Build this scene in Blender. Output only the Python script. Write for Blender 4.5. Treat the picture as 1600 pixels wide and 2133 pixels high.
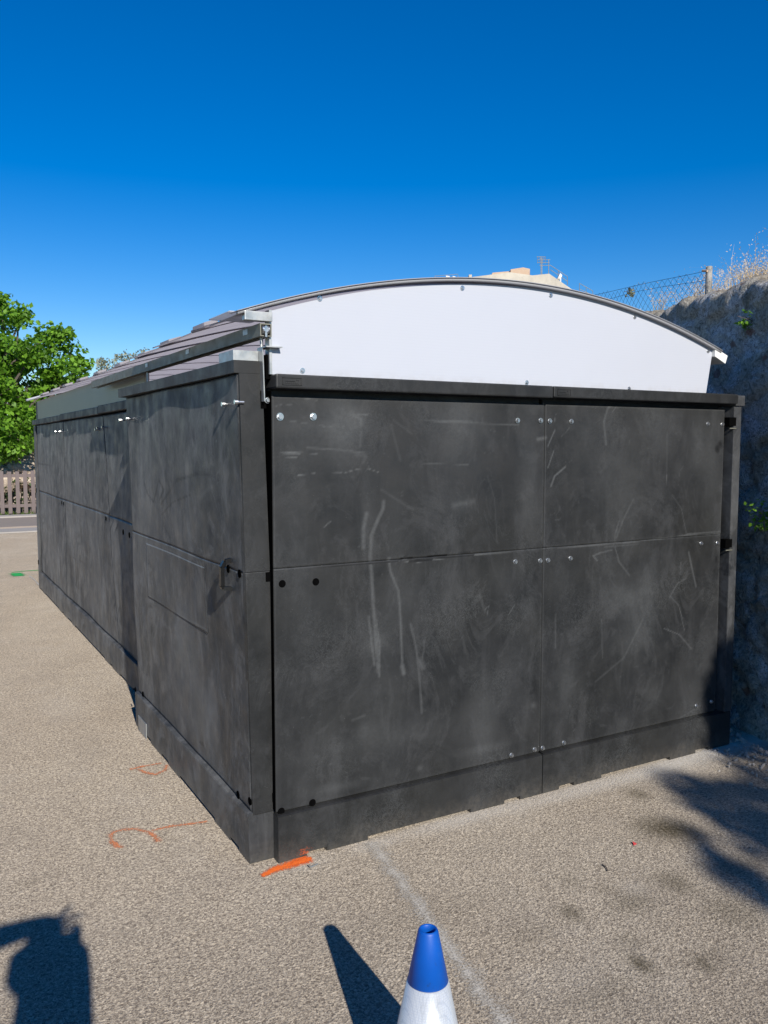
import bpy, bmesh, math, random
import numpy as np
from mathutils import Vector, noise, Matrix
random.seed(7); RS = np.random.RandomState(11)
for o in list(bpy.data.objects): bpy.data.objects.remove(o)
S = bpy.context.scene; COL = S.collection

# ------------------------------------------------------------------ camera
FPX, CX, CY, CAMH = 1740., 800., 1066.5, 1.6
PITCH = math.atan((CY - 927) / FPX); YAW = math.radians(29.6)
cam = bpy.data.cameras.new('camera'); camo = bpy.data.objects.new('camera', cam); COL.objects.link(camo)
camo.location = (0, 0, CAMH); camo.rotation_euler = (math.pi / 2 - PITCH, 0, -YAW)
cam.sensor_fit = 'VERTICAL'; cam.sensor_height = 24; cam.lens = FPX / 2133 * 24
cam.clip_start = 0.02; cam.clip_end = 1000
S.camera = camo
S.render.resolution_x = 768; S.render.resolution_y = 1024

# ------------------------------------------------------------------ light
SD = Vector((.151, 1, -.567)); SDN = SD.normalized()
ELEV = math.asin(-SDN.z); AZ = math.atan2(SD.x, SD.y)
w = bpy.data.worlds.new('World'); S.world = w; w.use_nodes = True
nt = w.node_tree; nt.nodes.clear()
sky = nt.nodes.new('ShaderNodeTexSky'); sky.sky_type = 'NISHITA'; sky.sun_disc = False
sky.sun_elevation = ELEV; sky.sun_rotation = math.pi + AZ
sky.air_density = 1.0; sky.dust_density = 0.0; sky.ozone_density = 4.0; sky.altitude = 0
hs = nt.nodes.new('ShaderNodeHueSaturation'); hs.inputs['Saturation'].default_value = 1.45; hs.inputs['Hue'].default_value = .511
bg = nt.nodes.new('ShaderNodeBackground'); bg.inputs['Strength'].default_value = 0.1
wo = nt.nodes.new('ShaderNodeOutputWorld')
nt.links.new(sky.outputs[0], hs.inputs['Color']); nt.links.new(hs.outputs[0], bg.inputs[0]); nt.links.new(bg.outputs[0], wo.inputs[0])
sun = bpy.data.lights.new('sun', 'SUN'); sun.energy = 4.9; sun.angle = math.radians(.5); sun.color = (1, .95, .87)
suno = bpy.data.objects.new('sun', sun); COL.objects.link(suno); suno.rotation_euler = SD.to_track_quat('-Z', 'Y').to_euler()
suno.location = (-3, -12, 14)
S.view_settings.view_transform = 'Standard'; S.view_settings.look = 'None'; S.view_settings.exposure = .22; S.view_settings.gamma = 1

# ------------------------------------------------------------------ survey helpers: a line of sight in the photo cut with a known plane
_F = Vector((math.sin(YAW) * math.cos(PITCH), math.cos(YAW) * math.cos(PITCH), -math.sin(PITCH)))
_R = Vector((math.cos(YAW), -math.sin(YAW), 0)); _U = _R.cross(_F); _C = Vector((0, 0, CAMH))
def ray(x, y): return _F + _R * ((x - CX) / FPX) - _U * ((y - CY) / FPX)
def gz(x, y, z=0): d = ray(x, y); return _C + d * ((z - CAMH) / d.z)
def onX(x, y, X): d = ray(x, y); return _C + d * (X / d.x)
def onY(x, y, Y): d = ray(x, y); return _C + d * (Y / d.y)
def atD(x, y, D): return _C + ray(x, y) * D

# ------------------------------------------------------------------ object helpers
ORG = {}
def tag(o, label=None, cat=None, group=None, kind=None):
    if label: o['label'] = label
    if cat: o['category'] = cat
    if group: o['group'] = group
    if kind: o['kind'] = kind
    return o
def link(o, parent, org):
    COL.objects.link(o); ORG[o.name] = Vector(org)
    if parent: o.parent = parent; o.location = Vector(org) - ORG[parent.name]
    else: o.location = org
    return o
def thing(name, org, label, cat, group=None):
    o = bpy.data.objects.new(name, None); o.empty_display_size = .1
    link(o, None, org); return tag(o, label, cat, group)
class MB:
    def __init__(s, warp=None): s.bm = bmesh.new(); s.warp = warp
    def box(s, x0, x1, y0, y1, z0, z1, bev=0, rot=None, c=None):
        b = bmesh.new() if bev else s.bm
        r = bmesh.ops.create_cube(b, size=1)
        for v in r['verts']:
            v.co = Vector(((x0 + x1) / 2 + v.co.x * (x1 - x0), (y0 + y1) / 2 + v.co.y * (y1 - y0), (z0 + z1) / 2 + v.co.z * (z1 - z0)))
        if bev:
            bmesh.ops.bevel(b, geom=b.edges[:], offset=bev, segments=2, affect='EDGES', profile=.6)
            s.merge(b)
        return s
    def merge(s, b):
        m = bpy.data.meshes.new('t'); b.to_mesh(m); b.free(); s.bm.from_mesh(m); bpy.data.meshes.remove(m)
    def prism(s, pts, vec):
        vec = Vector(vec); a = [s.bm.verts.new(p) for p in pts]; b = [s.bm.verts.new(Vector(p) + vec) for p in pts]
        n = len(a)
        s.bm.faces.new(a); s.bm.faces.new(b[::-1])
        for i in range(n): s.bm.faces.new((a[i], b[i], b[(i + 1) % n], a[(i + 1) % n]))
        return s
    def tube(s, p0, p1, r, r1=None, n=8, caps=True):
        p0 = Vector(p0); p1 = Vector(p1); r1 = r if r1 is None else r1
        q = (p1 - p0).to_track_quat('Z', 'Y'); A = []; B = []
        for i in range(n):
            a = 2 * math.pi * i / n; d = q @ Vector((math.cos(a), math.sin(a), 0))
            A.append(s.bm.verts.new(p0 + d * r)); B.append(s.bm.verts.new(p1 + d * r1))
        for i in range(n): s.bm.faces.new((A[i], A[(i + 1) % n], B[(i + 1) % n], B[i]))
        if caps: s.bm.faces.new(A[::-1]); s.bm.faces.new(B)
        return s
    def path(s, pts, r, n=6):
        for a, b in zip(pts[:-1], pts[1:]): s.tube(a, b, r, n=n)
        return s
    def lathe(s, prof, c, n=32, axis='Z'):
        c = Vector(c); rings = []
        for (r, z) in prof:
            rings.append([s.bm.verts.new(c + Vector((r * math.cos(2 * math.pi * i / n), r * math.sin(2 * math.pi * i / n), z))) for i in range(n)])
        for a, b in zip(rings[:-1], rings[1:]):
            for i in range(n): s.bm.faces.new((a[i], a[(i + 1) % n], b[(i + 1) % n], b[i]))
        return s
    def build(s, name, mat, parent=None, org=None, smooth=False, fixn=True, **kw):
        bm = s.bm
        if s.warp:
            for v in bm.verts: v.co = s.warp(v.co)
        if fixn: bmesh.ops.recalc_face_normals(bm, faces=bm.faces[:])
        if org is None:
            org = ORG[parent.name] if parent else Vector((0, 0, 0))
        org = Vector(org)
        for v in bm.verts: v.co -= org
        me = bpy.data.meshes.new(name); bm.to_mesh(me); bm.free()
        if smooth: me.polygons.foreach_set('use_smooth', [True] * len(me.polygons))
        me.materials.append(mat)
        o = bpy.data.objects.new(name, me); link(o, parent, org)
        return tag(o, **kw) if kw else o
def from_arrays(name, V, Fq, mat, parent=None, org=None, smooth=False, attrs=None, **kw):
    V = np.asarray(V, float)
    if org is None: org = ORG[parent.name] if parent else Vector((0, 0, 0))
    V = V - np.array(org)
    Fq = np.asarray(Fq); k = Fq.shape[1]
    me = bpy.data.meshes.new(name); me.vertices.add(len(V)); me.vertices.foreach_set('co', V.ravel())
    me.loops.add(Fq.size); me.loops.foreach_set('vertex_index', Fq.ravel())
    me.polygons.add(len(Fq)); me.polygons.foreach_set('loop_start', np.arange(0, Fq.size, k)); me.polygons.foreach_set('loop_total', np.full(len(Fq), k))
    if smooth: me.polygons.foreach_set('use_smooth', [True] * len(Fq))
    for an, arr in (attrs or {}).items():
        a = me.attributes.new(an, 'FLOAT', 'POINT'); a.data.foreach_set('value', np.asarray(arr, np.float32).ravel())
    me.update(calc_edges=True); me.validate(); me.materials.append(mat)
    o = bpy.data.objects.new(name, me); link(o, parent, org)
    return tag(o, **kw) if kw else o
def gridfaces(nu, nv):
    i = np.arange(nu * nv).reshape(nv, nu)
    return np.stack([i[:-1, :-1], i[:-1, 1:], i[1:, 1:], i[1:, :-1]], -1).reshape(-1, 4)

# ------------------------------------------------------------------ materials
class N:
    def __init__(s, name):
        s.m = bpy.data.materials.new(name); s.m.use_nodes = True; s.t = s.m.node_tree
        s.b = s.t.nodes['Principled BSDF']; s.out = s.t.nodes['Material Output']
        s.co = s.n('ShaderNodeTexCoord').outputs['Object']
    def n(s, t): return s.t.nodes.new(t)
    def l(s, a, b): s.t.links.new(a, b)
    def mapv(s, sc=(1, 1, 1), loc=(0, 0, 0)):
        m = s.n('ShaderNodeMapping'); m.inputs['Scale'].default_value = sc; m.inputs['Location'].default_value = loc; s.l(s.co, m.inputs[0]); return m.outputs[0]
    def noise(s, scale, det=4, rough=.5, v=None, dist=0):
        x = s.n('ShaderNodeTexNoise'); x.inputs['Scale'].default_value = scale; x.inputs['Detail'].default_value = det
        x.inputs['Roughness'].default_value = rough; x.inputs['Distortion'].default_value = dist
        s.l(v if v else s.co, x.inputs['Vector']); return x.outputs['Fac']
    def vor(s, scale, feat='F1', out='Distance', v=None, rand=1):
        x = s.n('ShaderNodeTexVoronoi'); x.feature = feat; x.inputs['Scale'].default_value = scale; x.inputs['Randomness'].default_value = rand
        s.l(v if v else s.co, x.inputs['Vector']); return x.outputs[out]
    def ramp(s, f, stops):
        r = s.n('ShaderNodeValToRGB'); e = r.color_ramp.elements
        while len(e) < len(stops): e.new(.5)
        for el, (p, c) in zip(e, stops):
            el.position = p; el.color = (c, c, c, 1) if not isinstance(c, tuple) else (*c, 1)
        s.l(f, r.inputs[0]); return r.outputs[0]
    def mix(s, f, a, b, mode='MIX'):
        m = s.n('ShaderNodeMix'); m.data_type = 'RGBA'; m.blend_type = mode
        for i, v in ((0, f), (6, a), (7, b)):
            if isinstance(v, (int, float)) and i == 0: m.inputs[0].default_value = v
            elif isinstance(v, tuple): m.inputs[i].default_value = (*v, 1)
            elif isinstance(v, (int, float)): m.inputs[i].default_value = (v, v, v, 1)
            else: s.l(v, m.inputs[i])
        return m.outputs[2]
    def math(s, op, a, b=0, clamp=False):
        m = s.n('ShaderNodeMath'); m.operation = op; m.use_clamp = clamp
        for i, v in ((0, a), (1, b)):
            if isinstance(v, (int, float)): m.inputs[i].default_value = v
            else: s.l(v, m.inputs[i])
        return m.outputs[0]
    def attr(s, name):
        a = s.n('ShaderNodeAttribute'); a.attribute_name = name; return a.outputs['Fac']
    def bump(s, h, strength=.3, dist=.01, nrm=None):
        b = s.n('ShaderNodeBump'); b.inputs['Strength'].default_value = strength; b.inputs['Distance'].default_value = dist
        s.l(h, b.inputs['Height'])
        if nrm: s.l(nrm, b.inputs['Normal'])
        return b.outputs[0]
    def fin(s, col, rough=.6, metal=0, nrm=None, spec=.5, alpha=None):
        for k, v in (('Base Color', col), ('Roughness', rough), ('Metallic', metal), ('Specular IOR Level', spec)):
            if isinstance(v, tuple): s.b.inputs[k].default_value = (*v, 1)
            elif isinstance(v, (int, float)): s.b.inputs[k].default_value = v
            else: s.l(v, s.b.inputs[k])
        if nrm: s.l(nrm, s.b.inputs['Normal'])
        if alpha is not None: s.l(alpha, s.b.inputs['Alpha'])
        return s.m

def mat_plastic(name, base=.0125, tint=(0.95, 1.0, 1.05), lift=1.0, streak=1.0):
    n = N(name)
    big = n.noise(1.6, 6, .62, dist=.6); med = n.noise(7, 6, .68, n.mapv((1, 1, .45)), .8)
    st = n.noise(5, 5, .65, n.mapv((5, 5, .5)), .4)
    d = tuple(base * t for t in tint); l = tuple(base * 2.5 * lift * t for t in (1.0, 1.01, 1.03))
    brown = tuple(base * 1.3 * t for t in (1.04, 1.02, .90))
    c = n.mix(n.ramp(n.noise(2.3, 3), [(.4, 0.), (.7, .8)]), d, brown)
    c = n.mix(n.ramp(big, [(.38, 0.), (.72, .75)]), c, l)
    c = n.mix(n.math('MULTIPLY', n.ramp(st, [(.52, 0.), (.78, .35)]), streak), c, tuple(x * 1.15 for x in l))
    c = n.mix(n.ramp(med, [(.50, 0.), (.74, .6)]), c, tuple(x * 1.5 for x in l))
    pt = n.noise(3.4, 9, .78, n.mapv((1, 1, .8), (4, 7, 2)), 1.6)
    c = n.mix(n.ramp(pt, [(.53, 0.), (.57, .28), (.75, .65)]), c, tuple(x * 1.5 for x in l))
    c = n.mix(n.ramp(n.noise(2.7, 6, .7, n.mapv((1, 1, 1), (1, 3, 8)), 1.), [(.55, 0.), (.66, .55)]), c, tuple(x * .75 for x in d))
    # fine hairline scuffing: distorted ridged noise
    h = n.noise(26, 8, .75, dist=2.2); ridge = n.math('ABSOLUTE', n.math('SUBTRACT', h, .5))
    fine = n.math('MULTIPLY', n.ramp(ridge, [(.0, 1.), (.018, 0.)]), n.ramp(n.noise(3.1, 4), [(.5, 0.), (.68, 1.)]))
    c = n.mix(n.math('MULTIPLY', fine, .6), c, (.11, .115, .115))
    sp = n.ramp(n.vor(85), [(.05, 1.), (.085, 0.)]); keep = n.ramp(n.noise(19, 2), [(.60, 0.), (.66, 1.)])
    c = n.mix(n.math('MULTIPLY', n.math('MULTIPLY', sp, keep), .6), c, (.3, .3, .28))
    sx = n.n('ShaderNodeSeparateXYZ'); n.l(n.co, sx.inputs[0])
    low = n.math('MULTIPLY', n.ramp(n.math('ADD', sx.outputs[2], n.math('MULTIPLY', n.noise(11, 5, .7), .16)), [(.08, .75), (.17, 0.)]), n.ramp(n.noise(40, 5, .7), [(.35, .2), (.6, 1.)]))
    c = n.mix(n.math('MULTIPLY', low, .55), c, (.12, .105, .085))
    mk = n.attr('mark'); brk = n.ramp(n.noise(60, 5, .7), [(.25, .55), (.6, 1.)])
    c = n.mix(n.math('MULTIPLY', n.math('MAXIMUM', mk, 0), brk, True), c, (.165, .17, .17))
    c = n.mix(n.math('MAXIMUM', n.math('MULTIPLY', mk, -1), 0), c, (.004, .004, .004))
    r = n.ramp(n.noise(9, 5, .6), [(.3, .42), (.7, .66)])
    b = n.bump(n.math('ADD', n.noise(3, 3), n.math('MULTIPLY', n.noise(90, 5, .7), .06)), .22, .02)
    n.b.inputs['Diffuse Roughness'].default_value = 1.0
    return n.fin(c, r, 0, b, .42)
M = {}
M['plastic'] = mat_plastic('black_plastic')
M['plastic_side'] = mat_plastic('black_plastic_weathered_lit', base=.020, tint=(.93, 1, 1.10), lift=1.55, streak=1.0)  # weathered plastic, lifted and blued: side-face light put into the colour
M['plastic_trim'] = mat_plastic('black_plastic_trim', base=.0135, tint=(.97, 1.0, .99), lift=.8, streak=.7)
M['ledge'] = mat_plastic('black_plastic_groove_shade', base=.008, tint=(1, 1, 1), lift=.8, streak=.3)  # darker copy: a groove's shade put into the sunlit ledge's colour
n = N('dark_hollow'); M['dark'] = n.fin((.003, .003, .003), 1., spec=0)

n = N('asphalt')
g1 = n.noise(102, 5, .7, dist=1.); g2 = n.vor(130); g3 = n.noise(300, 2)
c = n.mix(n.ramp(g1, [(.40, 0.), (.60, 1.)]), (.135, .110, .086), (.55, .475, .37))
c = n.mix(n.ramp(n.vor(150, out='Color'), [(.25, 0.), (.85, .35)]), c, (.215, .18, .145))
c = n.mix(n.ramp(g3, [(.35, .55), (.44, 0.)]), c, (.07, .056, .045))
c = n.mix(n.math('MULTIPLY', n.ramp(n.vor(55), [(.10, .8), (.18, 0.)]), n.ramp(n.noise(30, 2), [(.5, 0.), (.56, 1.)])), c, (.085, .066, .05))
c = n.mix(n.math('MULTIPLY', n.ramp(n.vor(47, v=n.mapv((1, 1, 1), (3, 5, 0))), [(.08, .8), (.14, 0.)]), n.ramp(n.noise(24, 2), [(.52, 0.), (.58, 1.)])), c, (.55, .51, .44))
c = n.mix(n.ramp(n.noise(.55, 6, .65, dist=.5), [(.38, 0.), (.68, .42)]), c, (.70, .64, .58), 'MULTIPLY')
c = n.mix(n.ramp(n.noise(3.2, 5, .65), [(.48, 0.), (.78, .35)]), c, (.17, .145, .12))
c = n.mix(n.ramp(n.noise(1.3, 5, .65, n.mapv((1, 1, 1), (9, 4, 0))), [(.55, 0.), (.75, .28)]), c, (.42, .385, .335))
grit = n.ramp(n.noise(70, 4), [(.3, .55), (.6, 1.)])
c = n.mix(n.math('MULTIPLY', n.attr('stain'), grit, True), c, (.060, .048, .028))
c = n.mix(n.math('MULTIPLY', n.attr('dust'), grit, True), c, (.44, .41, .365))
b = n.bump(n.math('ADD', g1, n.math('MULTIPLY', g2, .7)), .75, .007)
n.b.inputs['Diffuse Roughness'].default_value = .8
M['asphalt'] = n.fin(c, .88, 0, b, .25)

n = N('concrete_pale'); c = n.mix(n.noise(14, 6, .7), (.30, .27, .24), (.42, .39, .35)); M['kerb'] = n.fin(c, .9)
n = N('pavement_brown'); c = n.mix(n.noise(10, 6, .7), (.23, .19, .16), (.31, .26, .22)); M['pave'] = n.fin(c, .9)

def spray(name, col, cover=.5):
    cover += .12
    n = N(name); e = n.attr('edge')
    nz = n.noise(130, 4, .7); nz2 = n.noise(14, 3)
    a = n.math('SUBTRACT', n.math('ADD', n.math('MULTIPLY', nz, 1.1), n.math('MULTIPLY', nz2, .5)), n.math('ADD', n.math('MULTIPLY', e, .75), 1.05 - cover))
    al = n.math('MULTIPLY', a, 3.2, True)
    b = n.bump(n.noise(85, 3, .6), .5, .006)
    return n.fin(col, .8, 0, b, .2, alpha=al)
M['orange'] = spray('spray_orange', (.95, .18, .03), .62)
M['orange_faint'] = spray('spray_orange_faint', (.80, .27, .11), .35)
M['green'] = spray('spray_green', (.03, .42, .10), .72)
M['linewhite'] = spray('worn_white_paint', (.56, .51, .43), .37)
M['chalk'] = spray('chalk', (.55, .52, .47), .42)

def galv(name, col=(.50, .51, .50), rough=.42, metal=.75):
    n = N(name); v = n.vor(60, out='Color', v=n.mapv((1, .35, 1)))
    c = n.mix(n.ramp(v, [(.1, 0.), (.9, .5)]), col, tuple(x * .72 for x in col)); c = n.mix(n.ramp(n.noise(9, 5, .7), [(.45, 0.), (.8, .6)]), c, (.22, .21, .18))
    return n.fin(c, n.ramp(n.noise(20, 4), [(.3, rough - .08), (.7, rough + .15)]), metal)
M['galv'] = galv('galvanised_steel'); M['galv_dull'] = galv('dull_galvanised_rail', (.22, .215, .17), .55, .4)
M['zinc'] = galv('zinc_bolt', (.72, .73, .74), .25, .95)
n = N('black_bolt'); M['blackbolt'] = n.fin((.02, .02, .02), .4, .3)
n = N('black_handle'); c = n.mix(n.noise(40, 3), (.003, .003, .003), (.008, .008, .008)); M['handle'] = n.fin(c, .35)

def sheet(name, col, trans=.45, spacing=40, lined='x', rough=.35):
    n = N(name)
    wv = n.n('ShaderNodeTexWave'); wv.wave_type = 'BANDS'; wv.bands_direction = 'X' if lined == 'x' else 'Z'; wv.inputs['Scale'].default_value = spacing; wv.inputs['Distortion'].default_value = .15
    n.l(n.co, wv.inputs['Vector'])
    c = n.mix(n.ramp(wv.outputs['Fac'], [(.0, .25), (.03, .0)]), col, tuple(x * .6 for x in col))
    c = n.mix(n.ramp(n.noise(5, 4), [(.4, 0.), (.8, .35)]), c, tuple(x * .82 for x in col))
    m = n.fin(c, rough, 0, n.bump(wv.outputs['Fac'], .12, .002), .5)
    tr = n.n('ShaderNodeBsdfTranslucent'); n.l(c, tr.inputs[0])
    mx = n.n('ShaderNodeMixShader'); mx.inputs[0].default_value = trans
    n.l(n.b.outputs[0], mx.inputs[1]); n.l(tr.outputs[0], mx.inputs[2]); n.l(mx.outputs[0], n.out.inputs[0])
    return m
M['roof'] = sheet('mauve_grey_polycarbonate', (.77, .73, .73), .82, 6.5)
M['roofstrip'] = sheet('mauve_grey_polycarbonate_strip', (.66, .62, .63), .65, 30)
M['rooflip'] = sheet('grey_edge_profile', (.52, .52, .54), .4, 30)
M['roofstrip_lit'] = sheet('sunlit_polycarbonate_strip', (.74, .76, .80), .55, 30)  # paler strip copy: the near tab's sunlit white put into the colour
M['sideglaze'] = sheet('grey_green_polycarbonate', (.36, .385, .34), .4, 16, 'z')
n = N('white_sheet')
wv = n.n('ShaderNodeTexWave'); wv.bands_direction = 'Z'; wv.inputs['Scale'].default_value = 26; wv.inputs['Distortion'].default_value = .5; n.l(n.co, wv.inputs['Vector'])
c = n.mix(n.ramp(wv.outputs['Fac'], [(0., .22), (.35, 0.)]), (.475, .49, .535), (.435, .45, .50)); c = n.mix(n.ramp(n.noise(2.2, 5, .6), [(.45, 0.), (.75, .3)]), c, (.44, .455, .50))
sz = n.n('ShaderNodeSeparateXYZ'); n.l(n.co, sz.inputs[0]); drt = n.math('MULTIPLY', n.ramp(n.math('ADD', sz.outputs[2], n.math('MULTIPLY', n.noise(6, 6, .7, n.mapv((1, 1, .2))), .05)), [(.01, .5), (.055, 0.)]), n.ramp(n.noise(30, 5), [(.4, .2), (.6, 1.)])); c = n.mix(drt, c, (.36, .35, .34))
M['white'] = n.fin(c, .35, 0, n.bump(n.math('ADD', n.noise(3, 2), n.math('MULTIPLY', wv.outputs['Fac'], .03)), .15, .01), .4)
n = N('white_plastic'); M['whiteplain'] = n.fin((.75, .74, .70), .4)

n = N('rubble_stone')
sc = n.noise(2.6, 8, .7, dist=1.2); f = n.noise(23, 10, .8, dist=1.6); ff = n.noise(90, 6, .75)
c = n.mix(n.ramp(f, [(.36, 0.), (.62, 1.)]), (.085, .074, .06), (.78, .71, .58))
c = n.mix(n.ramp(n.noise(5, 5, .6), [(.4, 0.), (.7, .5)]), c, (.26, .235, .19))
patch = n.ramp(n.math('ADD', sc, n.math('MULTIPLY', ff, .2)), [(.58, 0.), (.66, .95)])
c = n.mix(patch, c, n.mix(n.ramp(n.noise(55, 8, .85, dist=1.2), [(.42, 0.), (.54, 1.)]), (.13, .13, .13), (.80, .80, .80)))
edge = n.vor(2.6, 'DISTANCE_TO_EDGE', 'Distance', n.mapv((1, 1, 1.3)))
jit = n.math('ADD', n.math('ADD', edge, n.math('MULTIPLY', n.noise(14, 6, .7), .09)), n.math('MULTIPLY', n.ramp(n.noise(2.1, 3), [(.42, 0.), (.56, 1.)]), .07))
c = n.mix(n.ramp(jit, [(.030, .7), (.050, 0.)]), c, (.05, .047, .04))
c = n.mix(n.ramp(n.noise(3.7, 5, .6, n.mapv((1, 1, 1), (5, 2, 1))), [(.62, 0.), (.68, .6)]), c, (.07, .075, .045))
red = n.math('MULTIPLY', n.ramp(n.math('ADD', n.vor(6.5, out='Distance'), n.math('MULTIPLY', n.noise(18, 6, .7), .35)), [(.33, .7), (.37, 0.)]), n.ramp(n.noise(1.9, 1, .5, n.mapv((1, 1, 1), (8, 3, 4))), [(.50, 0.), (.54, 1.)]))
c = n.mix(red, c, (.24, .10, .07))
c = n.mix(n.attr('crest'), c, n.mix(n.ramp(n.noise(20, 6, .7), [(.4, 0.), (.6, 1.)]), (.26, .22, .16), (.48, .43, .35)))
hh = n.math('ADD', n.math('ADD', f, n.math('MULTIPLY', ff, .5)), n.math('MULTIPLY', n.ramp(jit, [(.03, 0.), (.09, 1.)]), .8))
M['stone'] = n.fin(c, .95, 0, n.bump(hh, .75, .028), .15)
n = N('beige_rock'); c = n.mix(n.ramp(n.noise(7, 8, .7), [(.35, 0.), (.65, 1.)]), (.24, .18, .13), (.60, .50, .39)); M['rock'] = n.fin(c, .95, 0, n.bump(n.noise(12, 6, .7), .8, .04), .1)
n = N('cream_render'); c = n.mix(n.ramp(n.noise(1.3, 8, .7, n.mapv((1, 1, .5))), [(.42, 0.), (.7, 1.)]), (.54, .49, .40), (.36, .33, .27)); M['render'] = n.fin(c, .9)
n = N('roof_terracotta'); c = n.mix(n.noise(9, 6), (.42, .28, .19), (.55, .42, .30)); M['terra'] = n.fin(c, .9)
n = N('window_dark'); M['glass'] = n.fin((.03, .04, .05), .1)
n = N('picket_brown'); c = n.mix(n.noise(16, 5, .6, n.mapv((1, 1, .2))), (.115, .088, .08), (.18, .14, .13)); M['picket'] = n.fin(c, .7)
n = N('fence_wire'); M['wire'] = n.fin((.03, .035, .045), .7, 0)
n = N('fence_post'); c = n.mix(n.ramp(n.noise(20, 6, .7), [(.4, 0.), (.65, 1.)]), (.24, .23, .21), (.42, .41, .38)); M['post'] = n.fin(c, .85)
def leaf(name, a, b, tr=.35, rough=.5):
    n = N(name); n.co = n.n('ShaderNodeTexCoord').outputs['Object']
    oi = n.attr('tone')
    c = n.mix(oi, a, b)
    m = n.fin(c, rough, 0, None, .35)
    t = n.n('ShaderNodeBsdfTranslucent'); n.l(n.mix(.5, c, tuple(x * 1.6 for x in b)), t.inputs[0])
    mx = n.n('ShaderNodeMixShader'); mx.inputs[0].default_value = tr
    n.l(n.b.outputs[0], mx.inputs[1]); n.l(t.outputs[0], mx.inputs[2]); n.l(mx.outputs[0], n.out.inputs[0]); return m
M['leaf'] = leaf('mulberry_leaf', (.045, .12, .012), (.22, .42, .035))
M['olive'] = leaf('olive_leaf', (.16, .18, .11), (.36, .37, .24), .2)
M['filler_shrubs'] = leaf('filler_shrub_leaf', (.015, .035, .01), (.05, .10, .02), .2)  # very dark leaf colour stands for the shaded gaps among the rocks
M['straw'] = leaf('dry_grass', (.52, .40, .24), (.80, .66, .46), .3, .7)
M['lawn'] = leaf('green_grass', (.06, .12, .02), (.16, .22, .05), .3, .7)
n = N('bark'); c = n.mix(n.noise(15, 6, .7, n.mapv((1, 1, .2))), (.06, .048, .038), (.15, .12, .10)); M['bark'] = n.fin(c, .95, 0, n.bump(n.noise(30, 4), .6, .02))
n = N('cone_blue'); c = n.mix(n.noise(30, 4), (.0, .07, .36), (.0, .09, .44)); c = n.mix(n.ramp(n.noise(45, 8, .8, n.mapv((1, 1, .4)), 1.), [(.60, 0.), (.68, .35)]), c, (.10, .19, .42)); c = n.mix(n.ramp(n.noise(28, 5, .7), [(.62, 0.), (.7, .5)]), c, (.02, .04, .12))
M['blue'] = n.fin(c, .48, 0, n.bump(n.noise(12, 3), .05, .01), .45)
n = N('reflective_white')
hx = n.vor(170, 'DISTANCE_TO_EDGE', 'Distance', rand=.15)
c = n.mix(n.ramp(hx, [(.04, 1.), (.12, 0.)]), (.62, .64, .65), (.50, .53, .56)); c = n.mix(n.ramp(n.noise(22, 7, .75, n.mapv((1, 1, .3))), [(.52, 0.), (.7, .5)]), c, (.36, .36, .34))
M['reflect'] = n.fin(c, n.ramp(n.noise(9, 3), [(.3, .18), (.7, .4)]), .25, n.bump(n.noise(20, 3, .5, n.mapv((1, 1, .25))), .3, .006), .6)
n = N('rubber_black'); M['rubber'] = n.fin((.02, .02, .02), .7)
n = N('skin'); c = n.mix(n.noise(20, 3), (.42, .25, .17), (.50, .31, .22)); M['skin'] = n.fin(c, .5)
n = N('shirt_navy'); M['shirt'] = n.fin((.03, .05, .10), .85)
n = N('trousers_grey'); M['trousers'] = n.fin((.07, .07, .075), .85)
n = N('hair_dark'); M['hair'] = n.fin((.02, .014, .01), .6)
n = N('phone_case'); M['phone'] = n.fin((.02, .02, .02), .3)
n = N('cloth_white'); M['clothw'] = n.fin((.7, .7, .7), .9)
n = N('cloth_red'); M['clothr'] = n.fin((.5, .05, .05), .9)

# ------------------------------------------------------------------ ground
def axis(lo, hi, step, far):
    a = list(np.arange(lo, hi + 1e-6, step)); s = step
    while a[-1] < far: s *= 1.35; a.append(a[-1] + s)
    s = step
    while a[0] > -far: s *= 1.35; a.insert(0, a[0] - s)
    return np.array(a)
xs = axis(-.5, 4.6, .03, 300); ys = axis(.8, 5.5, .03, 300)
GX, GY = np.meshgrid(xs, ys)
def blob(p, rx, ry, k, ang=0):
    dx = GX - p.x; dy = GY - p.y; c, s = math.cos(ang), math.sin(ang)
    u = (dx * c + dy * s) / rx; v = (-dx * s + dy * c) / ry
    return k * np.exp(-(u * u + v * v) ** 1.3)
stain = np.zeros_like(GX)
for px, py, rx, ry, k in ((1335, 2007, .030, .05, 1.), (1190, 1902, .035, .05, .75), (1330, 1655, .05, .06, .7), (1370, 1722, .12, .10, .75), (1425, 1735, .10, .09, .6), (1467, 2010, .025, .05, .6),
                          (1315, 1880, .08, .06, .45), (1405, 1838, .06, .08, .6), (1260, 1850, .04, .05, .3), (1540, 1800, .15, .08, .4), (1490, 1990, .1, .04, .25), (1310, 1960, .05, .04, .35), (1190, 1835, .035, .05, .35),
                          (60, 1840, .03, .03, .3), (900, 1900, .2, .1, .12), (1530, 1900, .1, .1, .45), (1250, 2070, .12, .05, .25), (1100, 1950, .08, .05, .2)):
    stain += blob(gz(px, py), rx, ry, k)
dust = np.zeros_like(GX)
for px, py, rx, ry, k in ((1480, 1565, .5, .09, .75), (1230, 1640, .5, .06, .6), (1420, 1600, .3, .12, .35), (950, 1710, .3, .05, .5), (780, 1760, .1, .04, .5), (130, 1475, .14, .3, .15), (60, 1215, .2, .5, .6), (640, 1800, .1, .04, .3),
                          (1550, 1545, .3, .12, .6), (1320, 1850, .05, .05, .2)):
    dust += blob(gz(px, py), rx, ry, k)
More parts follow.
